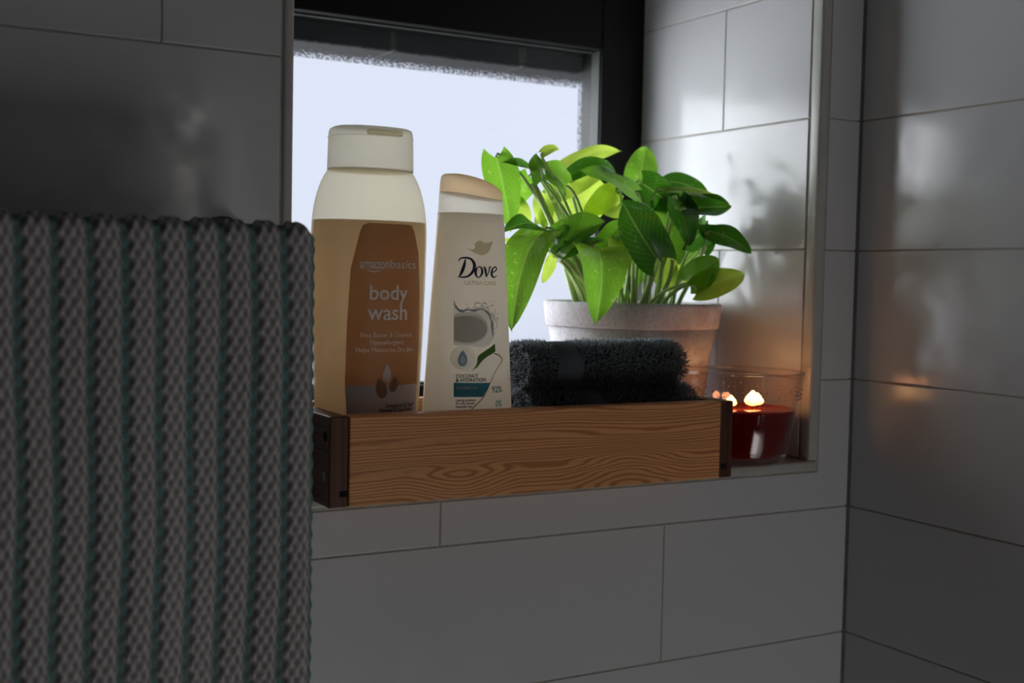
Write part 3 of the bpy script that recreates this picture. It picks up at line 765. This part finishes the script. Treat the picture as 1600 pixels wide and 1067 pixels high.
def leaf_mat(name, cd, ct, speck):
    m, t, b = new_mat(name); out = t.nodes['Material Output']; tcn = N(t, 'ShaderNodeTexCoord')
    uv = N(t, 'ShaderNodeAttribute', attribute_name='blade')          # x: along, y: across
    sp = N(t, 'ShaderNodeSeparateXYZ'); t.links.new(uv.outputs['Vector'], sp.inputs[0])
    # side veins sweeping towards the tip
    ab = N(t, 'ShaderNodeMath', operation='ABSOLUTE'); t.links.new(sp.outputs['Y'], ab.inputs[0])
    ma = N(t, 'ShaderNodeMath', operation='MULTIPLY_ADD'); t.links.new(ab.outputs[0], ma.inputs[0]); ma.inputs[1].default_value = -.45; t.links.new(sp.outputs['X'], ma.inputs[2])
    mu = N(t, 'ShaderNodeMath', operation='MULTIPLY'); t.links.new(ma.outputs[0], mu.inputs[0]); mu.inputs[1].default_value = 62
    si = N(t, 'ShaderNodeMath', operation='SINE'); t.links.new(mu.outputs[0], si.inputs[0])
    pw = N(t, 'ShaderNodeMapRange'); pw.inputs['From Min'].default_value = .75; pw.inputs['From Max'].default_value = 1; pw.inputs['To Min'].default_value = 0; pw.inputs['To Max'].default_value = .10
    t.links.new(si.outputs[0], pw.inputs['Value'])
    mid = N(t, 'ShaderNodeMapRange'); mid.inputs['From Min'].default_value = .0; mid.inputs['From Max'].default_value = .07; mid.inputs['To Min'].default_value = .4; mid.inputs['To Max'].default_value = 0
    t.links.new(ab.outputs[0], mid.inputs['Value'])
    vs = N(t, 'ShaderNodeMath', operation='MAXIMUM'); t.links.new(pw.outputs[0], vs.inputs[0]); t.links.new(mid.outputs[0], vs.inputs[1])
    no = N(t, 'ShaderNodeTexNoise', Scale=260.0, Detail=3.0); t.links.new(tcn.outputs['Object'], no.inputs['Vector'])
    sk = N(t, 'ShaderNodeMapRange'); sk.inputs['From Min'].default_value = .62; sk.inputs['From Max'].default_value = .72; sk.inputs['To Min'].default_value = 0; sk.inputs['To Max'].default_value = speck
    t.links.new(no.outputs['Fac'], sk.inputs['Value'])
    big = N(t, 'ShaderNodeTexNoise', Scale=45.0, Detail=2.0); t.links.new(tcn.outputs['Object'], big.inputs['Vector'])
    def tint(c, light):
        m0 = N(t, 'ShaderNodeMix', data_type='RGBA'); t.links.new(big.outputs['Fac'], m0.inputs['Factor'])
        m0.inputs['A'].default_value = rgba([x*.65 for x in c]); m0.inputs['B'].default_value = rgba([min(1, x*1.25) for x in c])
        m1 = N(t, 'ShaderNodeMix', data_type='RGBA'); t.links.new(vs.outputs[0], m1.inputs['Factor']); t.links.new(m0.outputs['Result'], m1.inputs['A']); m1.inputs['B'].default_value = rgba(light)
        m2 = N(t, 'ShaderNodeMix', data_type='RGBA'); t.links.new(sk.outputs[0], m2.inputs['Factor']); t.links.new(m1.outputs['Result'], m2.inputs['A']); m2.inputs['B'].default_value = rgba(light)
        return m2.outputs['Result']
    t.links.new(tint(cd, (.34, .50, .12)), b.inputs['Base Color'])
    b.inputs['Roughness'].default_value = .24; b.inputs['Specular IOR Level'].default_value = .7; b.inputs['Coat Weight'].default_value = .5; b.inputs['Coat Roughness'].default_value = .15
    tr = N(t, 'ShaderNodeBsdfTranslucent'); t.links.new(tint(ct, (.72, .90, .25)), tr.inputs['Color'])
    mx = N(t, 'ShaderNodeMixShader', Fac=.60); t.links.new(b.outputs[0], mx.inputs[1]); t.links.new(tr.outputs[0], mx.inputs[2])
    t.links.new(mx.outputs[0], out.inputs['Surface'])
    bp = N(t, 'ShaderNodeBump'); bp.inputs['Strength'].default_value = .4; bp.inputs['Distance'].default_value = .0006
    t.links.new(vs.outputs[0], bp.inputs['Height']); t.links.new(bp.outputs[0], b.inputs['Normal'])
    return m
M_LEAF = [leaf_mat('dark_leaf', (.022, .085, .010), (.06, .24, .010), .2), leaf_mat('green_leaf', (.06, .20, .018), (.24, .55, .035), .4), leaf_mat('young_leaf', (.16, .36, .03), (.62, .88, .09), .3)]
M_STEM = simple('green_stem', (.55, .68, .30), .4, sss=.6, sssr=(.6, 1, .2), sss_scale=.003)
LEAVES=[
(-258.8, 115.0, 263.6, -251.0, 105.0, 212.7, 13.5, 15, 0.35, 0.05, 1),
(-221.2, 130.0, 252.3, -233.3, 130.0, 229.9, 8.5, 30, 0.2, 0.0, 1),
(-229.4, 130.0, 213.2, -232.3, 130.0, 238.8, 10.4, 0, 0.1, 0.1, 2),
(-213.7, 120.0, 248.2, -256.5, 110.0, 260.5, 6.3, -58, 0.3, 0.12, 0),
(-226.3, 100.0, 247.3, -232.5, 100.0, 268.0, 6.8, 50, 0.5, 0.0, 1),
(-226.8, 100.0, 267.9, -212.8, 100.0, 272.3, 3.9, 20, 0.2, 0.25, 2),
(-199.4, 110.0, 245.5, -224.0, 110.0, 259.7, 9.8, -35, 0.3, 0.1, 1),
(-176.4, 150.0, 232.4, -130.4, 150.0, 246.3, 20.0, 0, 0.15, 0.05, 2),
(-197.4, 130.0, 240.7, -149.4, 130.0, 261.7, 9.7, 20, 0.2, 0.05, 2),
(-175.8, 160.0, 259.0, -120.5, 150.0, 281.8, 7.9, 35, 0.2, 0.14, 2),
(-181.7, 130.0, 256.7, -144.9, 120.0, 257.2, 7.7, 30, 0.3, 0.32, 0),
(-141.1, 100.0, 243.1, -186.8, 110.0, 259.1, 9.5, -48, 0.2, 0.06, 1),
(-94.8, 160.0, 253.0, -88.6, 160.0, 288.6, 13.6, 10, 0.2, 0.05, 1),
(-89.0, 130.0, 255.9, -63.9, 100.0, 238.8, 9.0, 20, 0.3, 0.22, 0),
(-120.9, 120.0, 252.5, -88.7, 110.0, 226.6, 13.6, 15, 0.3, 0.1, 0),
(-109.3, 105.0, 246.1, -63.7, 75.0, 235.7, 5.2, 50, 0.3, 0.08, 2),
(-107.0, 90.0, 238.3, -96.8, 85.0, 202.9, 12.3, 20, 0.4, 0.05, 0),
(-101.6, 85.0, 231.3, -63.7, 75.0, 235.2, 9.7, 35, 0.45, 0.0, 0),
(-140.3, 70.0, 190.5, -180.9, 60.0, 233.7, 18.0, -15, 0.35, -0.05, 0),
(-134.2, 85.0, 190.7, -166.5, 80.0, 217.3, 8.4, 30, 0.3, -0.08, 0),
(-108.1, 100.0, 194.6, -98.5, 110.0, 245.9, 16.1, 15, 0.2, 0.05, 1),
(-214.4, 95.0, 194.5, -185.3, 75.0, 218.3, 13.1, 38, 0.6, 0.1, 1),
(-223.2, 90.0, 196.1, -207.7, 90.0, 215.0, 5.8, 30, 0.3, 0.1, 1),
(-214.0, 90.0, 192.0, -179.3, 85.0, 204.2, 6.3, 40, 0.3, 0.1, 0),
(-231.5, 85.0, 205.3, -281.1, 60.0, 206.6, 9.3, -62, 0.2, 0.15, 0),
(-236.3, 80.0, 207.9, -281.8, 45.0, 137.6, 15.7, -22, 0.4, 0.2, 1),
(-190.2, 85.0, 197.0, -211.7, 45.0, 142.5, 20.0, 12, 0.45, 0.3, 1),
(-146.1, 130.0, 191.6, -174.8, 130.0, 202.1, 13.4, 10, 0.2, 0.0, 2),
(-165.8, 110.0, 195.0, -144.6, 110.0, 222.1, 8.6, 20, 0.3, 0.05, 1),
(-131.5, 130.0, 229.6, -149.7, 130.0, 226.7, 4.7, 10, 0.2, 0.1, 2),
(-155.9, 100.0, 204.3, -157.2, 90.0, 180.2, 10.0, 10, 0.3, 0.05, 2),
(-106.1, 120.0, 192.7, -93.1, 110.0, 165.7, 12.6, 10, 0.4, 0.05, 2),
(-113.0, 130.0, 191.5, -117.5, 130.0, 168.2, 6.3, 20, 0.2, 0.0, 1),
(-108.7, 70.0, 172.3, -88.2, 60.0, 192.8, 12.6, 0, 0.3, 0.05, 1),
(-104.8, 65.0, 167.4, -68.9, 50.0, 180.2, 11.6, 10, 0.3, 0.06, 2),
(-72.4, 90.0, 214.2, -56.0, 58.2, 197.8, 9.3, 20, 0.25, 0.12, 0),
(-67.9, 110.0, 198.9, -62.0, 110.0, 223.5, 11.7, 20, 0.2, 0.0, 0),
(-202.6, 140.0, 217.6, -187.9, 140.0, 248.8, 6.6, 20, 0.2, 0.05, 2),
(-180.9, 150.0, 219.8, -185.2, 150.0, 243.4, 7.3, 10, 0.2, 0.0, 2),
(-236.6, 90.0, 196.6, -269.8, 80.0, 202.0, 4.2, 30, 0.2, 0.05, 2),
(-203.4, 120.0, 190.1, -218.3, 110.0, 170.4, 4.5, 20, 0.2, 0.0, 2),
(-124.1, 150.0, 165.6, -128.2, 150.0, 194.4, 8.5, 20, 0.2, 0.0, 2),
(-65.6, 140.0, 184.1, -56.0, 120.3, 210.1, 10.8, 20, 0.2, 0.0, 1),
(-102.7, 120.0, 246.2, -85.7, 100.0, 219.1, 12.6, 15, 0.3, 0.05, 0),
(-134.4, 100.0, 227.3, -151.6, 90.0, 195.3, 11.1, 15, 0.3, 0.0, 0),
(-132.1, 140.0, 245.7, -162.9, 140.0, 227.5, 10.5, 10, 0.2, 0.0, 2),
(-68.6, 100.0, 220.8, -100.5, 90.0, 199.8, 9.3, 20, 0.3, 0.1, 0),
(-192.1, 100.0, 194.2, -214.1, 100.0, 215.0, 8.8, 20, 0.2, 0.05, 1),
(-148.6, 120.0, 193.6, -135.7, 110.0, 215.4, 10.3, 10, 0.2, 0.0, 2),
(-71.5, 130.0, 172.1, -93.6, 130.0, 195.2, 9.7, 20, 0.2, 0.0, 2),
(-200.8, 140.0, 241.0, -202.6, 140.0, 215.6, 8.1, 10, 0.2, 0.0, 2),
(-57.5, 100.0, 209.7, -85.7, 90.0, 219.8, 8.4, 20, 0.2, 0.1, 0),
]

def make_leaf(B, T, hw, roll, fold, curl, kind, i):
    A = (T-B); ln = A.length; A.normalize()
    S = A.cross(F).normalized(); Nn = S.cross(A).normalized()
    if Nn.dot(-F) < 0: Nn = -Nn; S = -S
    r = math.radians(roll); S, Nn = S*math.cos(r)+Nn*math.sin(r), Nn*math.cos(r)-S*math.sin(r)
    nu, nv = 18, 10
    hw2 = hw*1.25/math.cos(r) if abs(roll) < 45 else hw*1.6
    V = []; BL = []
    rg = random.Random(i*7+1); ph = rg.uniform(0, 6.3); twist = rg.uniform(-.25, .25)
    for iu in range(nu+1):
        u = iu/nu
        for iv in range(nv+1):
            v = iv/nv*2-1
            wdt = (max(1-u, 0)**.68)*((u+.05)**.40)*(1+.0*u)/.615
            if u == 1: wdt = 0
            uu = u - .15*abs(v)**1.7*(1-u)**3            # rounded lobes behind the stalk
            arc = curl*ln*4*uu*(1-uu)
            off = wdt*hw2*v
            lift = abs(off)*fold - .35*off*off/max(hw2, 1e-5)*.5
            wave = .09*hw2*math.sin(u*9+ph+v*2)*abs(v)
            tw = twist*u*off
            droop = -.02*ln*u*u
            p = B + A*(uu*ln) + S*off*(1-.12*fold) + Nn*(arc+lift+wave+tw) + Vector((0, 0, droop))
            V.append(p); BL.append((u, v, 0))
    Fc = [(a*(nv+1)+b, a*(nv+1)+b+1, (a+1)*(nv+1)+b+1, (a+1)*(nv+1)+b) for a in range(nu) for b in range(nv)]
    pc = plant.location
    V = [Vector((min(p.x, XN-.0015), min(p.y, YD-.004), p.z))-pc for p in V]
    o = mesh_obj('leaf', V, Fc, M_LEAF[kind], plant, True)
    at = o.data.attributes.new('blade', 'FLOAT_VECTOR', 'POINT'); at.data.foreach_set('vector', [c for t3 in BL for c in t3])
    # leaf stalk down to the soil
    base = Vector((PC[0]+(B.x-PC[0])*.42+rg.uniform(-.008, .008), PC[1]+(B.y-PC[1])*.35+rg.uniform(-.008, .008), ZS+h-.014))
    if (base.xy-Vector(PC)).length > .058: base.xy = Vector(PC)+(base.xy-Vector(PC)).normalized()*.056
    top = B; out_ = Vector((top.x-base.x, top.y-base.y, 0))
    zc = max(base.z+.02, top.z+.006)
    # keep clear of the rim while inside it
    P0 = base; P1 = base+Vector((out_.x*.15, out_.y*.15, (zc-base.z)*.6)); P2 = top-A*.012+Vector((0, 0, .006)) if top.z > ZS+h+.012 else top-A*.004+Vector((0, 0, .012)); P3_ = top
    pts = []
    for k in range(11):
        t = k/10; pts.append(P0*(1-t)**3+P1*3*t*(1-t)**2+P2*3*t*t*(1-t)+P3_*t**3-pc)
    tube('stem', pts, [.0017-.0007*k/10 for k in range(11)], M_STEM, plant, 6)
for i, (bx, by, bz, tx, ty, tz, hw, roll, fold, curl, kind) in enumerate(LEAVES):
    make_leaf(Vector((bx, by, bz))/1000, Vector((tx, ty, tz))/1000, hw/1000, roll, fold, curl, kind, i)
# thick vine stalks
for (x, y, z), (x2, y2, z2), r in (((-.226, .115, .246), (-.172, .122, .145), .0024), ((-.209, .11, .196), (-.166, .118, .145), .0022), ((-.139, .08, .190), (-.128, .105, .145), .0020), ((-.076, .09, .214), (-.088, .112, .145), .0019), ((-.110, .09, .190), (-.112, .110, .145), .0018)):
    pts = [Vector((x+(x2-x)*k/8+.003*math.sin(k*.6), y+(y2-y)*k/8, z+(z2-z)*k/8))-plant.location for k in range(9)]
    tube('vine', pts, r, M_STEM, plant, 8)

# ------------------------------------------------------------------ candle
CC = (-.0960, .0180); CR = .0470
candle = thing('glass_candle', 'lit dark red candle in a clear flared glass at the tray end', 'candle', (CC[0], CC[1], ZS))
def clear_glass():
    m, t, b = new_mat('clear_glass'); t.nodes.remove(b); out = t.nodes['Material Output']
    tr = N(t, 'ShaderNodeBsdfTransparent'); tr.inputs['Color'].default_value = (.93, .90, .90, 1)
    gl = N(t, 'ShaderNodeBsdfGlossy'); gl.inputs['Roughness'].default_value = .03
    fr = N(t, 'ShaderNodeFresnel'); ge = N(t, 'ShaderNodeNewGeometry')
    io = N(t, 'ShaderNodeMapRange'); io.inputs['To Min'].default_value = 1.5; io.inputs['To Max'].default_value = 1/1.5
    t.links.new(ge.outputs['Backfacing'], io.inputs['Value']); t.links.new(io.outputs[0], fr.inputs['IOR'])
    mx = N(t, 'ShaderNodeMixShader'); t.links.new(fr.outputs[0], mx.inputs[0]); t.links.new(tr.outputs[0], mx.inputs[1]); t.links.new(gl.outputs[0], mx.inputs[2])
    t.links.new(mx.outputs[0], out.inputs['Surface']); return m
M_GLASS = clear_glass()
GH = .0690
outer = [(.0290, .0004), (.0315, .0010), (.0338, .0040), (.0362, .0110), (.0395, .0280), (.0428, .0470), (.0452, .0600), (CR-.0004, GH-.0012), (CR-.0006, GH)]
inner = [(CR-.0022, GH), (CR-.0026, GH-.0012), (.0434, .0600), (.0410, .0470), (.0377, .0280), (.0344, .0110), (.0320, .0060), (.0290, .0045)]
lathe('glass_tumbler', outer+inner, M_GLASS, candle, 96)
M_RIM = simple('polished_rim', (.55, .38, .34), .08, spec=.8, coat=.5)
def rimtorus(name, R, r, z, mat):
    rings = []
    for j in range(96):
        a = 2*math.pi*j/96; rings.append([((R+r*math.cos(q))*math.cos(a), (R+r*math.cos(q))*math.sin(a), z+r*math.sin(q)) for q in [k*math.pi/4 for k in range(8)]])
    V = [p for r_ in rings for p in r_]; Fc = [(i*8+k, ((i+1) % 96)*8+k, ((i+1) % 96)*8+(k+1) % 8, i*8+(k+1) % 8) for i in range(96) for k in range(8)]
    return mesh_obj(name, V, Fc, mat, candle, True)
rimtorus('glass_rim', CR-.0013, .0009, GH+.0001, M_GLASS)
WH = .0405
def wax_mat():
    m, t, b = new_mat('red_wax')
    b.inputs['Base Color'].default_value = (.27, .007, .005, 1); b.inputs['Roughness'].default_value = .10
    b.inputs['Subsurface Weight'].default_value = 1; b.inputs['Subsurface Radius'].default_value = (1, .10, .05); b.inputs['Subsurface Scale'].default_value = .006
    return m
lathe('wax', [(.0284, .0048), (.0318, .0063), (.0342, .0112), (.0375, .0280), (.0396, WH-.001), (.0394, WH+.0006), (.0380, WH), (.0330, WH-.0012), (.0001, WH-.0014)], wax_mat(), candle, 72, cap1=False)
m_, t_, b_ = new_mat('molten_wax'); b_.inputs['Base Color'].default_value = (.55, .05, .02, 1); b_.inputs['Roughness'].default_value = .03; b_.inputs['Subsurface Weight'].default_value = 1; b_.inputs['Subsurface Radius'].default_value = (1, .2, .08); b_.inputs['Subsurface Scale'].default_value = .006
lathe('melt_pool', [(.0326, WH-.0016), (.0322, WH-.0008), (.0001, WH-.0007)], m_, candle, 64, cap1=False)
M_WICK = simple('charred_wick', (.02, .012, .01), .9)
def flame_mat():
    m, t, b = new_mat('candle_flame'); t.nodes.remove(b); out = t.nodes['Material Output']
    em = N(t, 'ShaderNodeEmission'); tcn = N(t, 'ShaderNodeTexCoord'); sp = N(t, 'ShaderNodeSeparateXYZ'); t.links.new(tcn.outputs['Generated'], sp.inputs[0])
    cr = N(t, 'ShaderNodeValToRGB'); e = cr.color_ramp.elements; e[0].position = .0; e[0].color = (1, .35, .06, 1); e[1].position = .6; e[1].color = (1, .66, .26, 1)
    t.links.new(sp.outputs['Z'], cr.inputs[0]); t.links.new(cr.outputs[0], em.inputs['Color']); em.inputs['Strength'].default_value = 7
    t.links.new(em.outputs[0], out.inputs['Surface']); return m
M_FLAME = flame_mat()
for k, (dx, dy) in enumerate(((-.0075, .0030), (.0120, .0010), (.0190, .0040))):
    o = tube('wick', [(dx, dy, WH-.001), (dx+.0003, dy, WH+.0025), (dx+.0012, dy, WH+.0048)], .0006, M_WICK, candle, 6)
    fl = []
    sc = (1.15, 1.6, 1.3)[k]
    for r, z in ((.0012, 0), (.0032, .0008), (.0040, .0022), (.0033, .0040), (.0018, .0058), (.0005, .0072)): fl.append((r*sc, z*sc))
    rings = [[(dx+r*math.cos(a*math.pi/8), dy+r*math.sin(a*math.pi/8), WH+.0016+z) for a in range(16)] for r, z in fl]
    V, Fc = rings_mesh(rings); mesh_obj('flame', V, Fc, M_FLAME, candle, True)
    l = bpy.data.lights.new('flame_light', 'POINT'); l.energy = .0050*sc; l.color = (1, .40, .16); l.shadow_soft_size = .003
    lo = bpy.data.objects.new('flame_light', l); COL.objects.link(lo); lo.location = (CC[0]+dx, CC[1]+dy, ZS+WH+.0150)
# beaded ring of small glass dots under the lip
V = []; Fc = []
bmb = bmesh.new(); rg = random.Random(5)
for row, (zz_, cnt) in enumerate(((.0500, 64), (.0530, 60), (.0560, 64))):
    for j in range(cnt):
        if rg.random() < .22: continue
        a = 2*math.pi*(j+.5*(row % 2))/cnt; R = .0428+(zz_-.0470)*.185+.0004
        s = rg.uniform(.0006, .0011)
        bmesh.ops.create_icosphere(bmb, subdivisions=1, radius=s, matrix=Matrix.Translation((R*math.cos(a), R*math.sin(a), zz_+rg.uniform(-.0006, .0006))))
bd = bm_obj('glass_dots', bmb, ink('glass_dot', (.5, .4, .38), .08, .3), candle, True); bd['kind'] = 'stuff'
# little pale maker's patch near the foot
pp = []
for z in (.0070, .0088):
    pp.append([( (.0351+(z-.007)*.24)*math.cos(a), (.0351+(z-.007)*.24)*math.sin(a), z) for a in np.linspace(math.radians(-72), math.radians(-58), 8)])
V = pp[0]+pp[1]; mesh_obj('foot_mark', V, [(i, i+1, i+9, i+8) for i in range(7)], simple('pale_mark', (.45, .40, .40), .5), candle)

# ------------------------------------------------------------------ hanging towel on its rail
def hang_towel():
    xr, xl = -.4778, -.760
    yb, ztop, R = -.0850, .1985, .0075
    dx, ds = .00070, .00075
    nx = int((xr-xl)/dx); front = .40; back = .30; arc = math.pi*R
    ns = int((front+arc+back)/ds)
    x = xr - np.arange(nx+1)*dx
    s = np.arange(ns+1)*ds
    Xg, Sg = np.meshgrid(x, s, indexing='ij')
    # base path: front bottom -> top -> back
    sf = Sg-front
    Y = np.where(sf < 0, yb-R, np.where(sf < arc, yb-R*np.cos(np.clip(sf, 0, arc)/R), yb+R))
    Z = np.where(sf < 0, ztop-R+sf, np.where(sf < arc, ztop-R+R*np.sin(np.clip(sf, 0, arc)/R), ztop-R-(sf-arc)))
    NY = np.where(sf < 0, -1, np.where(sf < arc, -np.cos(np.clip(sf, 0, arc)/R), 1.)); NZ = np.where((sf > 0) & (sf < arc), np.sin(np.clip(sf, 0, arc)/R), 0.)
    d = (xr-Xg)
    per = .0161
    rg = np.random.RandomState(2)
    wob = .0009*np.sin(Sg*23+1)+.0006*np.sin(Sg*51+Xg*20)
    dd = d+wob*np.clip(d/.02, 0, 1)-.0011
    ph = (dd/per) % 1.0                       # 0 .. groove centre
    g0 = np.minimum(ph, 1-ph); phz = (ph+.045*np.cos(2*np.pi*Sg/.0094)) % 1.0; g = np.minimum(phz, 1-phz)                  # distance to the groove centre in periods
    rib = np.clip((g-.09)/.16, 0, 1); rib = rib*rib*(3-2*rib)
    v = Sg/.0094
    u = dd/(per/3)
    bump = .5+.5*np.cos(2*np.pi*u)*np.cos(2*np.pi*v)
    bump2 = np.clip(bump, 0, 1)**1.3
    hgt = .0016*rib + .0016*bump2*(.45+.55*rib)
    hgt += rg.normal(0, .00012, hgt.shape)
    fold = .0022*np.sin(Xg*46+.6)+.0012*np.sin(Xg*95+Sg*6)
    H = hgt-.0010
    e = np.clip(1-d/.0035, 0, 1)
    H -= .0034*e*e
    low_ = np.clip(-sf/.06, 0, 1)
    Yf = Y + NY*H + fold*low_*np.where(sf < 0, 1, 0)
    Zf = Z + NZ*H
    Xf = Xg + .0004*e*np.cos(2*np.pi*v) + 0*Xg
    # soft shoulder where the top meets the free edge
    sh = np.exp(-(d/.004)**1.2)*np.exp(-((sf-arc/2)/.010)**2)
    Zf -= .0045*sh
    teal = np.clip((.15-g)/.06, 0, 1)*(.55+.45*bump2)
    edge = (d < .0022)*np.clip((np.cos(2*np.pi*v)-.1)/.3, 0, 1)
    teal = np.maximum(teal, edge)
    V = np.stack([Xf, Yf, Zf], -1).reshape(-1, 3)
    org = np.array([(xr+xl)/2, yb, ztop-front])
    V = V-org
    i = np.arange(nx)[:, None]*(ns+1); j = np.arange(ns)[None, :]
    a = (i+j).ravel(); Fq = np.stack([a, a+1, a+ns+2, a+ns+1], -1)
    me = bpy.data.meshes.new('hanging_towel'); me.vertices.add(len(V)); me.vertices.foreach_set('co', V.ravel())
    me.loops.add(Fq.size); me.loops.foreach_set('vertex_index', Fq.ravel().astype(np.int32))
    me.polygons.add(len(Fq)); me.polygons.foreach_set('loop_start', np.arange(0, Fq.size, 4, dtype=np.int32)); me.polygons.foreach_set('loop_total', np.full(len(Fq), 4, dtype=np.int32))
    me.polygons.foreach_set('use_smooth', np.ones(len(Fq), dtype=bool))
    me.update(); me.validate()
    at = me.attributes.new('yarn', 'FLOAT', 'POINT'); at.data.foreach_set('value', teal.ravel().astype(np.float32))
    at = me.attributes.new('pit_shade', 'FLOAT', 'POINT'); at.data.foreach_set('value', (bump2).ravel().astype(np.float32))  # painted shade: darkens the towel colour between the bumps
    m, t, b = new_mat('white_teal_terry'); b.inputs['Roughness'].default_value = .95; b.inputs['Specular IOR Level'].default_value = .1
    b.inputs['Sheen Weight'].default_value = .15
    A1 = N(t, 'ShaderNodeAttribute', attribute_name='yarn'); tcn = N(t, 'ShaderNodeTexCoord')
    no = N(t, 'ShaderNodeTexNoise', Scale=900.0, Detail=2.0); t.links.new(tcn.outputs['Object'], no.inputs['Vector'])
    mx = N(t, 'ShaderNodeMix', data_type='RGBA'); t.links.new(A1.outputs['Fac'], mx.inputs['Factor']); mx.inputs['A'].default_value = (.62, .585, .59, 1); mx.inputs['B'].default_value = (.09, .28, .26, 1)
    A2 = N(t, 'ShaderNodeAttribute', attribute_name='pit_shade')
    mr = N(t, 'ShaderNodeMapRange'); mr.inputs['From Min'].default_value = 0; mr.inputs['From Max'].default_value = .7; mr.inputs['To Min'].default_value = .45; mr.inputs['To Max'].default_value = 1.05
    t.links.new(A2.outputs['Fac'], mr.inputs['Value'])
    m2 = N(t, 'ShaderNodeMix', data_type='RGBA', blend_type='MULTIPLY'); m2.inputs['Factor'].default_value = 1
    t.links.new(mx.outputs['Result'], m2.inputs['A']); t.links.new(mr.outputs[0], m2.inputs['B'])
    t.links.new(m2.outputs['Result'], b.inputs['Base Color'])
    bp = N(t, 'ShaderNodeBump'); bp.inputs['Strength'].default_value = .6; bp.inputs['Distance'].default_value = .0004
    t.links.new(no.outputs['Fac'], bp.inputs['Height']); t.links.new(bp.outputs[0], b.inputs['Normal'])
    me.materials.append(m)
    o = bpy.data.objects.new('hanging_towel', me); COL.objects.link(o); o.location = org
    o['label'] = 'white waffle towel with teal stitched grooves hanging at the left'; o['category'] = 'towel'
    return o
hang_towel()
rail = thing('towel_rail', 'chrome rail hidden in the fold of the striped towel', 'rail', (-.78, 0, .191))
M_CHROME = simple('chrome', (.6, .6, .6), .15, metal=1)
tube('rail_bar', [(-.30, -.085, 0), (.288, -.085, 0)], .0045, M_CHROME, rail, 20)
for xx in (-.285, .278):
    tube('bracket', [(xx, -.085, 0), (xx, -.0005, 0)], .0050, M_CHROME, rail, 16)
    tube('wall_plate', [(xx, -.006, 0), (xx, -.0004, 0)], .014, M_CHROME, rail, 24)
